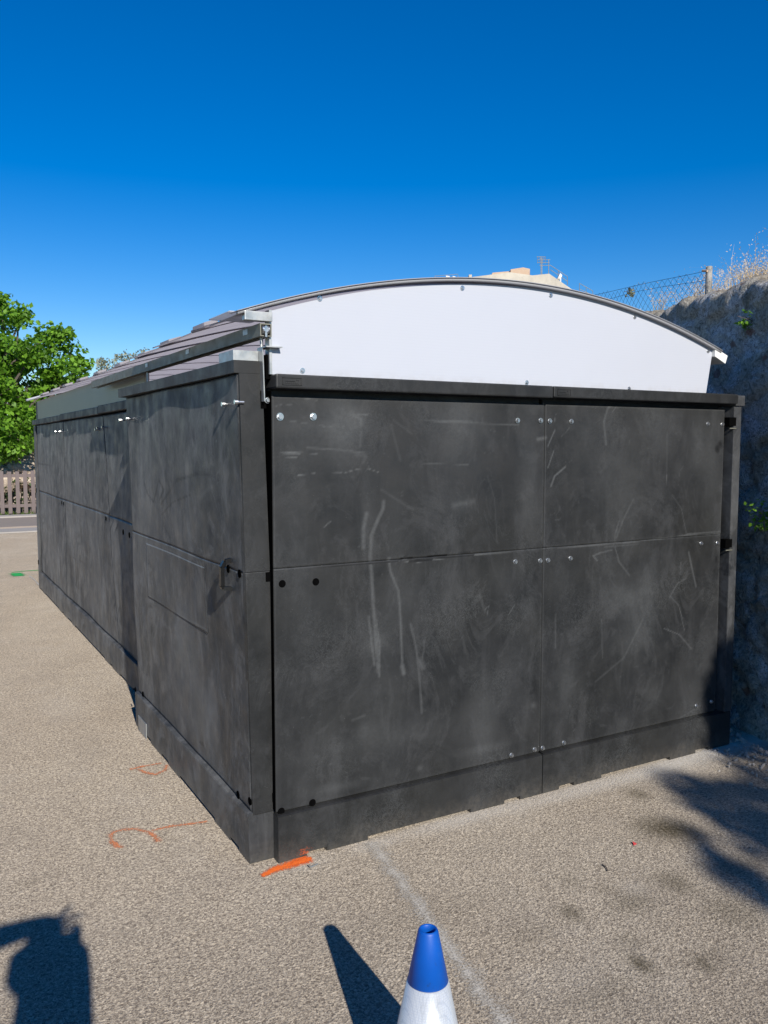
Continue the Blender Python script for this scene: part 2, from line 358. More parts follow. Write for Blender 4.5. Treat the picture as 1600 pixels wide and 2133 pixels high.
from_arrays('ground', np.stack([GX, GY, np.zeros_like(GX)], -1).reshape(-1, 3), gridfaces(len(xs), len(ys)), M['asphalt'], attrs=dict(stain=stain, dust=dust), kind='structure')
MB().box(-40, 40, 16.45, 17.15, .004, .03).build('gutter', M['kerb'], kind='structure')
MB().box(-40, 40, 17.15, 19.3, .004, .06).build('pavement', M['pave'], kind='structure')
MB().box(-40, 40, 19.3, 19.75, .004, .09).build('kerb', M['kerb'], kind='structure')

def ribbon(V, F_, E_, pts, w, z):
    P = [Vector((p.x, p.y)) for p in pts]
    # densify
    Q = [];
    for a, b in zip(P[:-1], P[1:]):
        k = max(1, int((b - a).length / .02))
        Q += [a.lerp(b, i / k) for i in range(k)]
    Q.append(P[-1]); base = len(V)
    for i, q in enumerate(Q):
        d = (Q[min(i + 1, len(Q) - 1)] - Q[max(i - 1, 0)]).normalized(); nn = Vector((-d.y, d.x))
        t = i / (len(Q) - 1); ww = w(t) if callable(w) else w
        endf = min(t, 1 - t) * len(Q) * .02 / max(ww, .01)
        for j, u in enumerate((-1, -.5, 0, .5, 1)):
            p = q + nn * ww * u; V.append((p.x, p.y, z)); E_.append(max(abs(u), 1 - min(1, endf * 2)))
    for i in range(len(Q) - 1):
        for j in range(4): a = base + i * 5 + j; F_.append((a, a + 1, a + 6, a + 5))
def marking(name, strokes, mat, z, **kw):
    V, F_, E_ = [], [], []
    for k, (pts, wd) in enumerate(strokes): ribbon(V, F_, E_, [gz(*p) for p in pts], wd, z + .0012 * k)
    return from_arrays(name, V, F_, mat, org=Vector(V[0]), attrs=dict(edge=E_), **kw)
marking('spray_mark', [([(540, 1830), (575, 1812), (610, 1801), (652, 1786)], lambda t: .024 + .045 * t), ([(600, 1806), (655, 1788)], .034)], M['orange'], .004, label='bright orange spray dash on the asphalt under the near corner of the black shed', cat='paint mark')
marking('spray_mark', [([(266, 1771), (245, 1765), (234, 1755), (230, 1741), (240, 1734), (255, 1730), (282, 1728), (311, 1735), (323, 1745), (331, 1760)], .048), ([(305, 1735), (330, 1729), (359, 1723), (400, 1718), (440, 1712)], .038)], M['orange_faint'], .004, label='faded orange hook with a long tail sprayed on the asphalt, left of the shed door', cat='paint mark')
marking('spray_mark', [([(262, 1606), (280, 1602), (300, 1597), (345, 1590)], .045), ([(284, 1602), (305, 1612), (325, 1615), (343, 1606), (350, 1592)], .042)], M['orange_faint'], .004, label='faint orange loop sprayed on the asphalt, farther back beside the shed door', cat='paint mark')
marking('spray_mark', [([(22, 1193), (50, 1190), (85, 1188)], .03), ([(30, 1194), (42, 1201)], .11)], M['green'], .004, label='thin green arrow sprayed on the road by the far end of the shed', cat='paint mark')
marking('chalk_mark', [([(58, 1199), (70, 1197), (84, 1197)], .03), ([(60, 1200), (72, 1208), (82, 1220)], .03)], M['chalk'], .004, label='white chalk scrawl on the asphalt at the foot of the far shed corner', cat='paint mark')
marking('parking_line', [([(766, 1745), (830, 1830), (905, 1935), (1000, 2062), (1060, 2150), (1130, 2260)], .125)], M['linewhite'], .004, label='worn white parking line running from the shed base past the cone', cat='road marking')

# ------------------------------------------------------------------ the shed
YF = 2.88; XR = 3.765
shed = thing('storage_shed', (2.4, 6.4, 0), 'long low shed of black plastic panels under an arched grey and white roof', 'shed')
def smooth_line_dist(U, V, pts):
    D = np.full(U.shape, 1e9)
    for (a, b) in zip(pts[:-1], pts[1:]):
        ax, ay = a; bx, by = b; dx, dy = bx - ax, by - ay; L = dx * dx + dy * dy + 1e-12
        t = np.clip(((U - ax) * dx + (V - ay) * dy) / L, 0, 1)
        D = np.minimum(D, np.hypot(U - ax - t * dx, V - ay - t * dy))
    return D
def face_panel(name, plane, c, u0, u1, v0, v1, strokes, blobs, mat, parent, thick=.02, nrand=40, step=.006, warp=None, crack=None, **kw):
    """sheet of black plastic; plane 'Y': face at y=c looking to -Y, u=x; plane 'X': face at x=c looking to -X, u=y.  u0,u1 may be (bottom, top)."""
    ub0, ut0 = u0 if isinstance(u0, tuple) else (u0, u0); ub1, ut1 = u1 if isinstance(u1, tuple) else (u1, u1)
    W = max(ub1 - ub0, ut1 - ut0); nu = max(3, int(W / step)); nv = max(3, int((v1 - v0) / step))
    S_, T_ = np.meshgrid(np.linspace(0, 1, nu), np.linspace(0, 1, nv)); Vv = v0 + T_ * (v1 - v0)
    U = (ub0 + (ut0 - ub0) * T_) * (1 - S_) + (ub1 + (ut1 - ub1) * T_) * S_
    mk = np.zeros_like(U); lx = (ub0 + ut0) / 2; hx = (ub1 + ut1) / 2
    def add(pts, w, k):
        x0 = min(p[0] for p in pts) - 4 * w; x1 = max(p[0] for p in pts) + 4 * w
        if x1 < min(ub0, ut0) or x0 > max(ub1, ut1) or max(p[1] for p in pts) < v0 - .02 or min(p[1] for p in pts) > v1 + .02: return
        D = smooth_line_dist(U, Vv, pts); g = k * np.clip(1.3 - D / w, 0, 1)
        m = np.abs(g) > np.abs(mk); mk[m] = g[m]
    for (pp, w, k) in strokes:
        P = [onY(x, y, c) if plane == 'Y' else onX(x, y, c) for (x, y) in pp]
        add([((p.x if plane == 'Y' else p.y), p.z) for p in P], w, k)
    for (x, y, rx, ry, k) in blobs:
        p = onY(x, y, c) if plane == 'Y' else onX(x, y, c); uu = p.x if plane == 'Y' else p.y
        g = k * np.exp(-(((U - uu) / rx) ** 2 + ((Vv - p.z) / ry) ** 2)); mk += g * (np.abs(mk) < .3)
    for _ in range(nrand):
        cx_, cz_ = RS.uniform(lx, hx), RS.uniform(v0, v1); a = RS.choice([RS.uniform(0, 6.3), 1.57 + RS.normal() * .25, RS.normal() * .2]); L = RS.uniform(.006, .04)
        add([(cx_, cz_), (cx_ + L * math.cos(a) + RS.normal() * .004, cz_ + L * math.sin(a)), (cx_ + 1.6 * L * math.cos(a + .3), cz_ + 1.6 * L * math.sin(a + .3))], RS.uniform(.0009, .0022), RS.uniform(.04, .16))
    for _ in range(int(nrand / 4)):
        cx_, cz_ = RS.uniform(lx, hx), RS.uniform(v0, v1)
        mk += RS.uniform(.03, .13) * np.exp(-(((U - cx_) / RS.uniform(.03, .12)) ** 2 + ((Vv - cz_) / RS.uniform(.05, .25)) ** 2)) * (np.abs(mk) < .3)
    # slight edge fading, as on worn recycled plastic
    e = np.minimum(np.minimum(S_, 1 - S_) * W, np.minimum(T_, 1 - T_) * (v1 - v0)); mk += (.08 if plane == 'Y' else .03) * np.exp(-e / .006) * (np.abs(mk) < .3)
    # gentle warping of the sheet
    wv = np.vectorize(lambda a, b: noise.noise(Vector((a * 1.7, b * 1.7, c * 3))))(U[::8, ::8], Vv[::8, ::8])
    wv = np.repeat(np.repeat(wv, 8, 0), 8, 1)[:nv, :nu]; k = 17; ker = np.ones(k) / k
    wv = np.apply_along_axis(lambda r: np.convolve(np.pad(r, k // 2, 'edge'), ker, 'valid'), 1, wv); wv = np.apply_along_axis(lambda r: np.convolve(np.pad(r, k // 2, 'edge'), ker, 'valid'), 0, wv)
    N0 = c + wv * (.004 if plane == 'Y' else .012)
    P = np.stack([U, N0, Vv], -1) if plane == 'Y' else np.stack([N0, U, Vv], -1)
    Fq = gridfaces(nu, nv)
    if plane == 'X': Fq = Fq[:, ::-1]
    P = P.reshape(-1, 3)
    # back and rim
    idx = np.arange(nu * nv).reshape(nv, nu); ring = np.concatenate([idx[0, :], idx[1:, -1], idx[-1, -2::-1], idx[-2:0:-1, 0]])
    off = np.array((0, thick, 0) if plane == 'Y' else (thick, 0, 0)); B = P[ring] + off; nb = len(P); m = len(ring)
    P = np.concatenate([P, B]); i = np.arange(m); j = (i + 1) % m
    rim = np.stack([ring[i], nb + i, nb + j, ring[j]], -1)
    if plane == 'X': rim = rim[:, ::-1]
    Fq = np.concatenate([Fq, rim]); mk = np.concatenate([mk.ravel(), np.zeros(m)])
    if warp: P = np.array([warp(Vector(p)) for p in P])
    return from_arrays(name, P, Fq, mat, parent, smooth=False, attrs=dict(mark=np.clip(mk, -1, 1)), **kw)

def base_poly(u0, u1, feet, zt=.19, gap=.018):
    p = [(u0, zt), (u0, gap if not any(a <= u0 + 1e-4 for a, b in feet) else .002)]
    for a, b in feet:
        if a > u0 + 1e-4: p += [(a, gap), (a, .002)]
        p += [(b, .002)]
        if b < u1 - 1e-4: p += [(b, gap)]
    if not any(b >= u1 - 1e-4 for a, b in feet): p.append((u1, gap))
    p.append((u1, zt)); return p

# bolts ---------------------------------------------------------------
def bolt_mesh(kind):
    b = MB()
    if kind == 'hex':
        b.tube((0, 0, 0), (0, -.0035, 0), .0145, n=20); b.tube((0, -.003, 0), (0, -.011, 0), .0105, .0098, n=6)
    elif kind == 'cap':
        b.tube((0, 0, 0), (0, -.003, 0), .0115, n=20); b.tube((0, -.003, 0), (0, -.010, 0), .0095, .007, n=14)
    elif kind == 'hole':
        b.tube((0, .0, 0), (0, -.0025, 0), .0145, .0135, n=20); b.tube((0, -.0025, 0), (0, -.004, 0), .009, .009, n=6)
    elif kind == 'long':
        b.tube((.01, 0, 0), (-.016, 0, 0), .0055, n=10); b.tube((-.014, 0, 0), (-.026, 0, 0), .0095, .0085, n=12)
    elif kind == 'sidehole':
        b.tube((0, 0, 0), (-.003, 0, 0), .016, n=18)
    elif kind == 'screw':
        b.tube((0, 0, 0), (0, -.002, 0), .0105, n=18); b.tube((0, -.002, 0), (0, -.0065, 0), .007, .005, n=12)
    bmesh.ops.recalc_face_normals(b.bm, faces=b.bm.faces[:]); me = bpy.data.meshes.new('bolt_' + kind); b.bm.to_mesh(me); b.bm.free()
    me.materials.append({'hole': M['dark'], 'sidehole': M['dark']}.get(kind, M['zinc'])); return me
BM = {k: bolt_mesh(k) for k in ('hex', 'cap', 'hole', 'long', 'sidehole', 'screw')}
def bolt(kind, p, parent, name='bolt', label=None):
    o = bpy.data.objects.new(name, BM[kind]); link(o, parent, p)
    if kind in ('hex', 'cap'): o.rotation_euler = (0, RS.uniform(0, 1), 0)
    if label: o['label'] = label
    return o

# front wall -----------------------------------------------------------
PY = 2.900
strokes = [
 ([(800, 1045), (798, 1060), (785, 1088), (774, 1115), (771, 1160), (774, 1200), (778, 1270), (783, 1330), (789, 1400)], .0085, .34),
 ([(764, 1070), (757, 1100), (757, 1140)], .010, .28), ([(768, 1285), (774, 1340), (780, 1385)], .006, .26), ([(783, 1290), (791, 1345), (790, 1410)], .005, .28),
 ([(810, 1163), (813, 1190), (830, 1232), (834, 1290), (838, 1392)], .006, .36), ([(810, 1165), (810, 1168)], .010, .42), ([(838, 1388), (841, 1402)], .011, .42),
 ([(855, 1300), (866, 1345), (872, 1390), (876, 1440), (879, 1485)], .006, .24), ([(885, 1330), (880, 1375)], .004, .16), ([(872, 1375), (880, 1390)], .014, .22),
 ([(580, 941), (660, 945)], .002, .6), ([(585, 951), (620, 953)], .0018, .5), ([(640, 933), (700, 936), (760, 943)], .004, .22), ([(588, 945), (625, 946)], .0015, .45),
 ([(620, 990), (656, 986)], .0018, .6), ([(676, 987), (712, 985)], .0018, .5), ([(718, 985), (745, 977), (765, 975), (790, 984)], .0018, .45),
 ([(575, 817), (620, 827), (660, 834)], .0016, .4), ([(573, 847), (590, 841), (612, 845)], .0018, .3), ([(605, 877), (640, 882)], .002, .35), ([(665, 886), (700, 890), (735, 887)], .003, .4),
 ([(725, 862), (765, 863)], .003, .5), ([(728, 860), (750, 872), (752, 884)], .010, .28), ([(700, 893), (745, 889)], .005, .26), ([(752, 900), (750, 930)], .006, .14),
 ([(742, 945), (762, 950), (757, 962)], .010, .14), ([(905, 878), (1080, 885)], .003, .28), ([(870, 874), (985, 878)], .002, .24), ([(880, 965), (975, 968)], .002, .24), ([(820, 875), (860, 905)], .004, .12),
 ([(815, 885), (835, 960)], .006, .10), ([(945, 1052), (985, 1045)], .012, .15), ([(1015, 990), (1030, 1040), (1035, 1130)], .004, .10), ([(675, 1098), (690, 1085)], .0025, .4), ([(735, 1500), (760, 1490)], .006, .15),
 ([(795, 1020), (860, 1062)], .005, .12), ([(1060, 1280), (1072, 1260)], .003, .3), ([(1000, 1240), (1010, 1275)], .008, .12), ([(1010, 1270), (1018, 1262), (1015, 1280)], .002, .3),
 ([(1280, 838), (1266, 850), (1258, 878), (1262, 925)], .007, .26), ([(1290, 838), (1276, 858)], .003, .36), ([(1141, 930), (1156, 896)], .0035, .45), ([(1141, 975), (1154, 938)], .003, .45),
 ([(1148, 1012), (1155, 992), (1178, 972)], .005, .45), ([(1120, 915), (1137, 912)], .009, .36), ([(1158, 862), (1155, 880)], .002, .4), ([(1170, 910), (1187, 890)], .002, .3), ([(1236, 1158), (1250, 1152), (1275, 1146)], .004, .34), ([(1236, 1158), (1245, 1168)], .003, .45),
 ([(1290, 1085), (1283, 1110), (1280, 1135)], .003, .3), ([(1282, 1140), (1290, 1170), (1312, 1199)], .004, .26), ([(1320, 1040), (1300, 1080), (1285, 1120)], .006, .15), ([(1435, 1150), (1442, 1185), (1450, 1222)], .006, .3), ([(1397, 1243), (1415, 1262), (1425, 1312)], .003, .3),
 ([(1383, 1309), (1415, 1322), (1440, 1352)], .003, .34), ([(1395, 1245), (1412, 1215), (1430, 1205)], .004, .24), ([(1418, 1230), (1419, 1170), (1445, 1168)], .0015, .25), ([(1390, 900), (1388, 1010)], .004, .12), ([(1389, 990), (1389, 1013)], .002, .45),
 ([(1430, 1112), (1420, 1060), (1400, 1030)], .003, .2), ([(1430, 1112), (1530, 1105)], .002, .3), ([(1253, 1290), (1255, 1370)], .004, .14), ([(1157, 1280), (1156, 1350)], .004, .22), ([(1240, 1420), (1300, 1370), (1340, 1290)], .006, .12),
 ([(1305, 1560), (1360, 1530), (1460, 1470)], .003, .16),
]
crk = [([(690, 1179), (760, 1173), (830, 1167), (842, 1161), (870, 1165), (905, 1158), (930, 1157)], .0028, -1), ([(840, 1169), (880, 1168), (930, 1160), (1000, 1154)], .0022, -1), ([(580, 1186), (690, 1179)], .0015, -.8), ([(915, 1156), (980, 1150)], .0016, -.9)]
ltc = [([(760, 1176), (830, 1169), (870, 1171), (960, 1158), (1130, 1146)], .0016, .5), ([(1141, 1142), (1280, 1134), (1430, 1115), (1500, 1112)], .0025, .4), ([(1260, 1140), (1330, 1133)], .004, .14)]
blobs = [(1300, 1245, .10, .07, .20), (1485, 970, .07, .25, .13), (1100, 1000, .06, .35, .11), (960, 1052, .06, .04, .10), (650, 1300, .10, .12, .06), (740, 870, .05, .05, .16), (650, 890, .20, .03, .07), (1320, 1330, .2, .12, .07), (1200, 880, .1, .12, .06), (1260, 1000, .2, .2, .05),
         (620, 1000, .06, .5, .07), (800, 1540, .3, .06, .07), (1110, 1470, .02, .015, .2), (875, 1600, .015, .012, .22), (1180, 1420, .05, .1, .12), (1450, 930, .05, .12, .11), (1360, 1450, .06, .06, .1), (760, 1520, .04, .04, .12), (700, 1640, .12, .02, .14), (1010, 1560, .15, .02, .12),
         (1500, 925, .012, .012, -.8), (1494, 935, .014, .014, -.6), (1492, 1165, .008, .02, -.9), (1488, 1190, .006, .012, -.6)]
UX = [1.172, 2.4695, 2.4745, 3.665]
feetU = [[(1.172, 1.290), (1.378, 1.561), (2.071, 2.255), (2.345, 2.4695)], [(2.4745, 2.574), (2.665, 2.84), (3.31, 3.50), (3.60, 3.762)]]
for i in range(2):
    x0, x1 = UX[2 * i], UX[2 * i + 1]; xe = x1 if i == 0 else XR
    sec = MB().box(x0, x1, 2.935, 2.984, .02, 1.83, .004).box(x0, x0 + .035, 2.922, 2.934, .2, 1.80).build('wall_section', M['plastic_trim'], shed, org=(x0, 2.95, 0))
    face_panel('upper_panel', 'Y', PY, x0 + .001, x1 - .001, 1.139, 1.780, strokes + crk + ltc, blobs, M['plastic'], sec)
    face_panel('lower_panel', 'Y', PY, x0 + .001, x1 - .001, .196, 1.1365, strokes + crk + ltc, blobs, M['plastic'], sec)
    m = MB(); pts = base_poly(x0, xe, feetU[i], .182)
    m.prism([(a, YF, z) for a, z in pts], (0, .09, 0)); m.build('base_plinth', M['plastic_trim'], sec)
    m = MB(); xa, xb = (x0, x1 - .003) if i == 0 else (x0 + .006, XR - .065)
    m.prism([(xa, YF + .003, .1825), (xa, YF + .008, .186), (xa, PY + .018, .1925), (xa, PY + .018, .1825)], (xb - xa, 0, 0)).build('ledge', M['ledge'], sec)
    if i == 0: MB().box(x0 - .0025, x0 - .0005, 2.903, 2.984, .20, 1.80).build('gap_dark_strip', M['dark'], sec)  # added near-black strip: the corner gap's darkness put into the colour
    cap = MB().box(x0 - (.0 if i else .004), (x1 + .001) if i == 0 else XR - .0655, 2.845, 2.985, 1.806 + .003 * i, 1.858, .006).build('cap', M['plastic_trim'], sec)
    if i == 0 or i == 1:
        xs0 = x0 + .02; st = MB()
        for (a, b, c_, d_) in ((0, .075, .0, .002), (0, .075, .026, .028), (.0, .002, 0, .028), (.073, .075, 0, .028), (.01, .05, .014, .016), (.055, .066, .017, .022)):
            st.box(xs0 + a, xs0 + b, 2.8425, 2.8455, 1.818 + c_, 1.818 + d_)
        for q in range(7): st.box(xs0 + .012 + q * .008, xs0 + .016 + q * .008, 2.8425, 2.8455, 1.823, 1.828)
        st.build('moulded_stamp', M['plastic_trim'], cap)
    if i == 1:
        MB().box(3.70, 3.757, 2.868, 2.985, .19, 1.797, .004).box(3.7, XR + .004, 2.858, 2.985, 1.80, 1.854, .005).build('corner_post', M['plastic_side'], sec)
    if i == 0:
        for q in ((583, 868), (652, 868)): bolt('hex', onY(*q, PY), sec)
        for q in ((588, 1216), (658, 1212), (586, 1690), (651, 1672)): bolt('hole', onY(*q, PY), sec, 'bolt_hole')
        for q in ((1078, 876), (1126, 876), (1073, 1170), (1125, 1168), (1065, 1573), (1113, 1561)): bolt('cap', onY(*q, PY), sec)
    else:
        for q in ((1145, 877), (1190, 878), (1474, 883), (1504, 884), (1141, 1167), (1188, 1163), (1460, 1132), (1494, 1131), (1130, 1558), (1174, 1547), (1450, 1470), (1481, 1461)): bolt('cap', onY(*q, PY), sec)
# black blocks standing in for shaded notches in the dark slot beside the corner post, and on the near corner
for z in (1.72, 1.09):
    lb_ = MB().box(3.664, 3.716, 2.866, 2.90, z - .022, z + .022, .002).build('dark_notch', M['dark'], shed)
    MB().box(3.664, 3.713, 2.862, 2.868, z - .037, z - .032).build('notch_plate', M['galv_dull'], lb_)

# left wall (far part) ---------------------------------------------------
XW = 1.218; PX = 1.236
sd_strokes = [([(130, 1062), (160, 1075), (190, 1090)], .01, .1), ([(205, 1060), (235, 1070), (262, 1078)], .006, .35), ([(232, 1075), (245, 1077)], .02, .25), ([(150, 1160), (190, 1180)], .003, -.6), ([(75, 965), (110, 969)], .004, -.5)]
sd_blobs = [(150, 1110, .2, .1, .12), (100, 1100, .25, .2, .08), (170, 920, .4, .3, .12), (95, 1000, .3, .15, .12), (235, 950, .12, .3, .12), (150, 1200, .1, .15, -.35), (185, 1200, .12, .2, -.2), (170, 970, .05, .06, -.3), (245, 1280, .05, .3, .2), (140, 1280, .3, .1, .1)]
units = [((8.16, 8.06), (10.0, 10.0)), ((5.98, 6.32), (8.155, 8.055)), ((4.2, 4.2), (5.975, 6.315))]
for i, (a, b) in enumerate(units):
    sec = MB().prism([(XW + .06, a[0], .02), (XW + .06, b[0], .02), (XW + .06, b[1], 1.82), (XW + .06, a[1], 1.82)], (.05, 0, 0)).build('wall_section', M['plastic_trim'], shed, org=(XW, a[0], 0))
    mid = 1.095; la = a[0] + (a[1] - a[0]) * .55; lb = b[0] + (b[1] - b[0]) * .55
    face_panel('upper_panel', 'X', PX, (la + .003, a[1] + .004), (lb - .003, b[1] - .004), mid + .001, 1.815, sd_strokes, sd_blobs, M['plastic_side'], sec, step=.014, nrand=26)
    face_panel('lower_panel', 'X', PX, (a[0] + .003, la + .003), (b[0] - .003, lb - .003), .20, mid - .001, sd_strokes, sd_blobs, M['plastic_side'], sec, step=.014, nrand=26)
    L = b[0] - a[0]
    feet = [(a[0], a[0] + .12), (a[0] + .2, a[0] + .4), (b[0] - .5, b[0] - .32), (b[0] - .12, b[0] - .003)]
    m = MB(); m.prism([(XW, y, z) for y, z in base_poly(a[0], b[0] - .003, feet, .188)], (.09, 0, 0)).build('base_plinth', M['plastic_side'], sec)
    MB().prism([(XW, a[0], .1885), (XW + .002, a[0], .194), (PX + .02, a[0], .199), (PX + .02, a[0], .1885)], (0, L - .003, 0)).build('ledge', M['plastic_side'], sec)
    MB().box(XW - .014, XW + .10, a[1] + .002, b[1] + (.02 if i == 0 else 0), 1.818 + .004 * i, 1.872 + .006 * i, .005).build('cap', M['plastic_trim'], sec)
    rb = MB()
    for yy in ((8.85,) if i == 0 else (7.2,) if i == 1 else ()):
        rb.box(PX - .0025, PX + .002, yy, yy + .02, .22, 1.80, .0005)
    rb.bm.free()
for y in (): MB().prism([(XW + .004, y - .05, .2), (XW + .004, y + .04, .2), (XW + .012, y + .04 , 1.085), (XW + .012, y - .03, 1.085)], (.03, 0, 0)).build('joint_post', M['plastic_side'], shed)
for q in ((120, 899), (129, 899)): bolt('long', onX(*q, PX), shed)
for q in ((209, 892), (219, 890), (205, 895)): bolt('long', onX(*q, PX), shed)
for q in ((129, 1047), (133, 1049), (221, 1080), (135, 1268), (141, 1256), (246, 1362), (231, 1372)): bolt('sidehole', onX(*q, PX), shed, 'bolt_hole')
# black blocks standing in for the shaded slots on the far corner
for z in (.27, 1.075): MB().box(XW - .003, XW + .04, 9.93, 9.99, z, z + .05).build('dark_notch', M['dark'], shed)
MB().box(XW, XW + .018, 9.86, 10.0, .19, 1.81, .003).build('corner_post', M['plastic_side'], shed)
# right, back and inner walls
MB().box(3.70, 3.76, 2.99, 10.0, .02, 1.85, .004).build('side_wall', M['plastic_trim'], shed)
MB().box(1.24, 3.695, 9.94, 10.0, .02, 1.85, .004).build('back_wall', M['plastic_trim'], shed)
MB().box(1.3, 3.68, 9.90, 9.935, 1.85, 2.05).build('back_gable', M['sideglaze'], shed)

# sliding door --------------------------------------------------------
LEAN = .036
def dw(v): v = Vector(v); return Vector((v.x - LEAN * v.z / 1.9, v.y, v.z))
XD = 1.074; DP = 1.092; Y0, Y1 = 2.930, 4.78
door = MB(dw).box(DP + .022, 1.185, Y0 + .035, Y1 - .01, .02, 1.86, .003).build('door', M['plastic_trim'], shed, org=(XD, Y0, 0), label='sliding door of scuffed black plastic, hung slightly out of plumb on the rail')
dst = [([(300, 828), (320, 820), (350, 815), (395, 808), (430, 813), (447, 816), (458, 811), (468, 830)], .0018, .42), ([(432, 835), (440, 855)], .003, .3),
       ([(310, 1005), (318, 1030), (330, 1045), (342, 1000), (352, 1020), (342, 1040)], .006, -.45), ([(345, 1050), (380, 1000), (430, 985), (450, 990)], .006, -.4), ([(430, 1035), (455, 1010), (450, 1000)], .012, .12), ([(345, 1072), (370, 1045), (410, 1030)], .003, -.5),
       ([(413, 915), (415, 930)], .006, .5), ([(462, 910), (465, 923)], .002, .6), ([(262, 910), (265, 960)], .003, .4), ([(281, 975), (283, 985)], .003, .5), ([(470, 1440), (476, 1455)], .004, .5), ([(505, 1470), (506, 1490)], .004, .45),
       ([(470, 1280), (475, 1310), (495, 1345)], .002, .3), ([(440, 1060), (452, 1110), (470, 1145)], .006, -.35), ([(308, 1000), (300, 1060)], .01, .1), ([(360, 1290), (372, 1400)], .01, .12), ([(385, 1540), (440, 1690)], .008, .12), ([(300, 1350), (330, 1450)], .006, .10), ([(365, 1500), (370, 1520)], .004, -.6), ([(418, 1545), (425, 1550)], .006, -.6)]
dbl = [(330, 960, .4, .25, .12), (330, 1060, .3, .1, .12), (400, 1110, .25, .1, .10), (390, 1340, .16, .13, .20), (430, 1500, .16, .16, .12), (300, 1120, .1, .2, .14), (330, 1260, .1, .1, .1), (300, 1400, .1, .2, .14), (470, 880, .02, .2, .08), (480, 1500, .12, .3, -.18), (400, 1180, .3, .1, -.12), (500, 1050, .04, .4, -.15)]
face_panel('upper_panel', 'X', DP, Y0 + .012, Y1 - .04, 1.122, 1.858, dst, dbl, M['plastic_side'], door, warp=dw, step=.008)
face_panel('lower_panel', 'X', DP, Y0 + .012, Y1 - .04, .205, 1.119, dst, dbl, M['plastic_side'], door, warp=dw, step=.008)
feet = [(Y0, Y0 + .12), (Y0 + .22, Y0 + .42), (Y0 + .95, Y0 + 1.15), (Y0 + 1.28, Y0 + 1.5), (Y1 - .12, Y1 - .02)]
MB(dw).prism([(XD, y, z) for y, z in base_poly(Y0, Y1 - .02, feet, .188)], (.117, 0, 0)).build('base_plinth', M['plastic_side'], door)
MB(dw).prism([(XD, Y0, .1885), (XD + .002, Y0, .196), (DP + .02, Y0, .204), (DP + .02, Y0, .1885)], (0, Y1 - Y0 - .02, 0)).build('ledge', M['plastic_side'], door)
MB(dw).prism([(XD, Y0 + .0005, 1.862), (XD - .016, Y1, 1.862), (1.187, Y1, 1.862), (1.187, Y0 + .0005, 1.862)], (0, 0, .046)).build('cap', M['plastic_trim'], door)
MB(dw).box(DP + .001, 1.190, Y0 - .0015, Y0 + .033, .190, 1.126, .003).prism([(DP + .001, Y0 - .0015, 1.128), (1.190, Y0 - .0015, 1.128), (1.182, Y0 - .0015, 1.861), (DP + .001, Y0 - .0015, 1.861)], (0, .0345, 0)).build('door_post', M['plastic_trim'], door)
for za, zb_ in ((1.087, 1.123), (.227, .263), (1.735, 1.80)): MB(dw).box(1.172, 1.194, Y0 - .004, Y0 + .02, za, zb_).build('dark_notch', M['dark'], door)  # solid black blocks stand in for the shade in the square notches
# hatch outline as a shallow raised plate
ha = onX(312, 1130, DP); hb = onX(438, 1310, DP)
face_panel('hatch', 'X', DP - .0018, 3.415, 4.42, .80, 1.085, dst + [([(313, 1131), (437, 1181)], .004, .35), ([(313, 1131), (318, 1250)], .005, .4), ([(318, 1250), (436, 1309)], .004, .3), ([(436, 1182), (437, 1309)], .004, -.6)], dbl, M['plastic_side'], door, thick=.005, warp=dw, step=.007, nrand=12, label='shallow rectangular hatch plate')
# handle
hp = [Vector(p) for p in ((1.094, 3.09, 1.160), (1.050, 3.098, 1.150), (1.038, 3.10, 1.128), (1.038, 3.10, 1.055), (1.042, 3.10, 1.045), (1.094, 3.09, 1.040))]
hm = MB()
for a, b in zip(hp[:-1], hp[1:]):
    d = (b - a).normalized(); q = d.to_track_quat('Z', 'Y'); c0 = []; c1 = []
    t = Vector((0, 1, 0)) * .011; s_ = d.cross(Vector((0, 1, 0))).normalized() * .0075
    hm.prism([a + t + s_, a - t + s_, a - t - s_, a + t - s_], b - a)
hm.build('handle', M['handle'], door)
for q in ((464.8, 842), (491.6, 837.4)): bolt('long', onX(q[0], q[1], 1.042) + Vector((.02, 0, 0)), door)
for q in ((250, 875), (265, 872)):
    bolt('long', onX(q[0], q[1], 1.042) + Vector((.02, 0, 0)), door)
for q in ((265, 1108), (278, 1114), (487, 1184), (511, 1194), (284, 1437), (300, 1446), (499, 1655), (524, 1668)):
    p = onX(q[0], q[1], DP); bolt('sidehole', dw((DP - .0005, p.y, p.z)), door, 'bolt_hole')
bolt('cap', Vector((1.165, Y0 - .005, 1.765)), door)
# galvanised foot plate under the door's far end
p = onX(293, 1540, 1.07)
MB().box(1.066, 1.071, 4.50, 4.68, .002, .085, .001).build('foot_plate', M['galv'], door)
# hanger bracket on the near top of the door
hg = MB(); hg.box(1.137, 1.189, 2.885, 2.895, 1.75, 1.955, .001); 
hg.bm.free(); hg = MB().prism([(1.142, 2.90, 1.76), (1.146, 2.90, 1.76), (1.141, 2.90, 1.953), (1.137, 2.90, 1.953)], (0, .05, 0)).box(1.137, 1.20, 2.86, 2.95, 1.953, 1.957)
hg.box(1.04, 1.137, 2.94, 3.10, 1.908, 1.945).build('hanger_bracket', M['galv'], door)
MB().box(1.15, 1.19, 2.90, 2.99, 1.84, 1.93, .003).build('stop_block', M['dark'], shed)
for y_, z_ in ((2.92, 1.957), (4.6, 1.905)): MB().tube((1.142, y_, z_), (1.142, y_, 2.008), .006).build('hanger_rod', M['galv'], door)

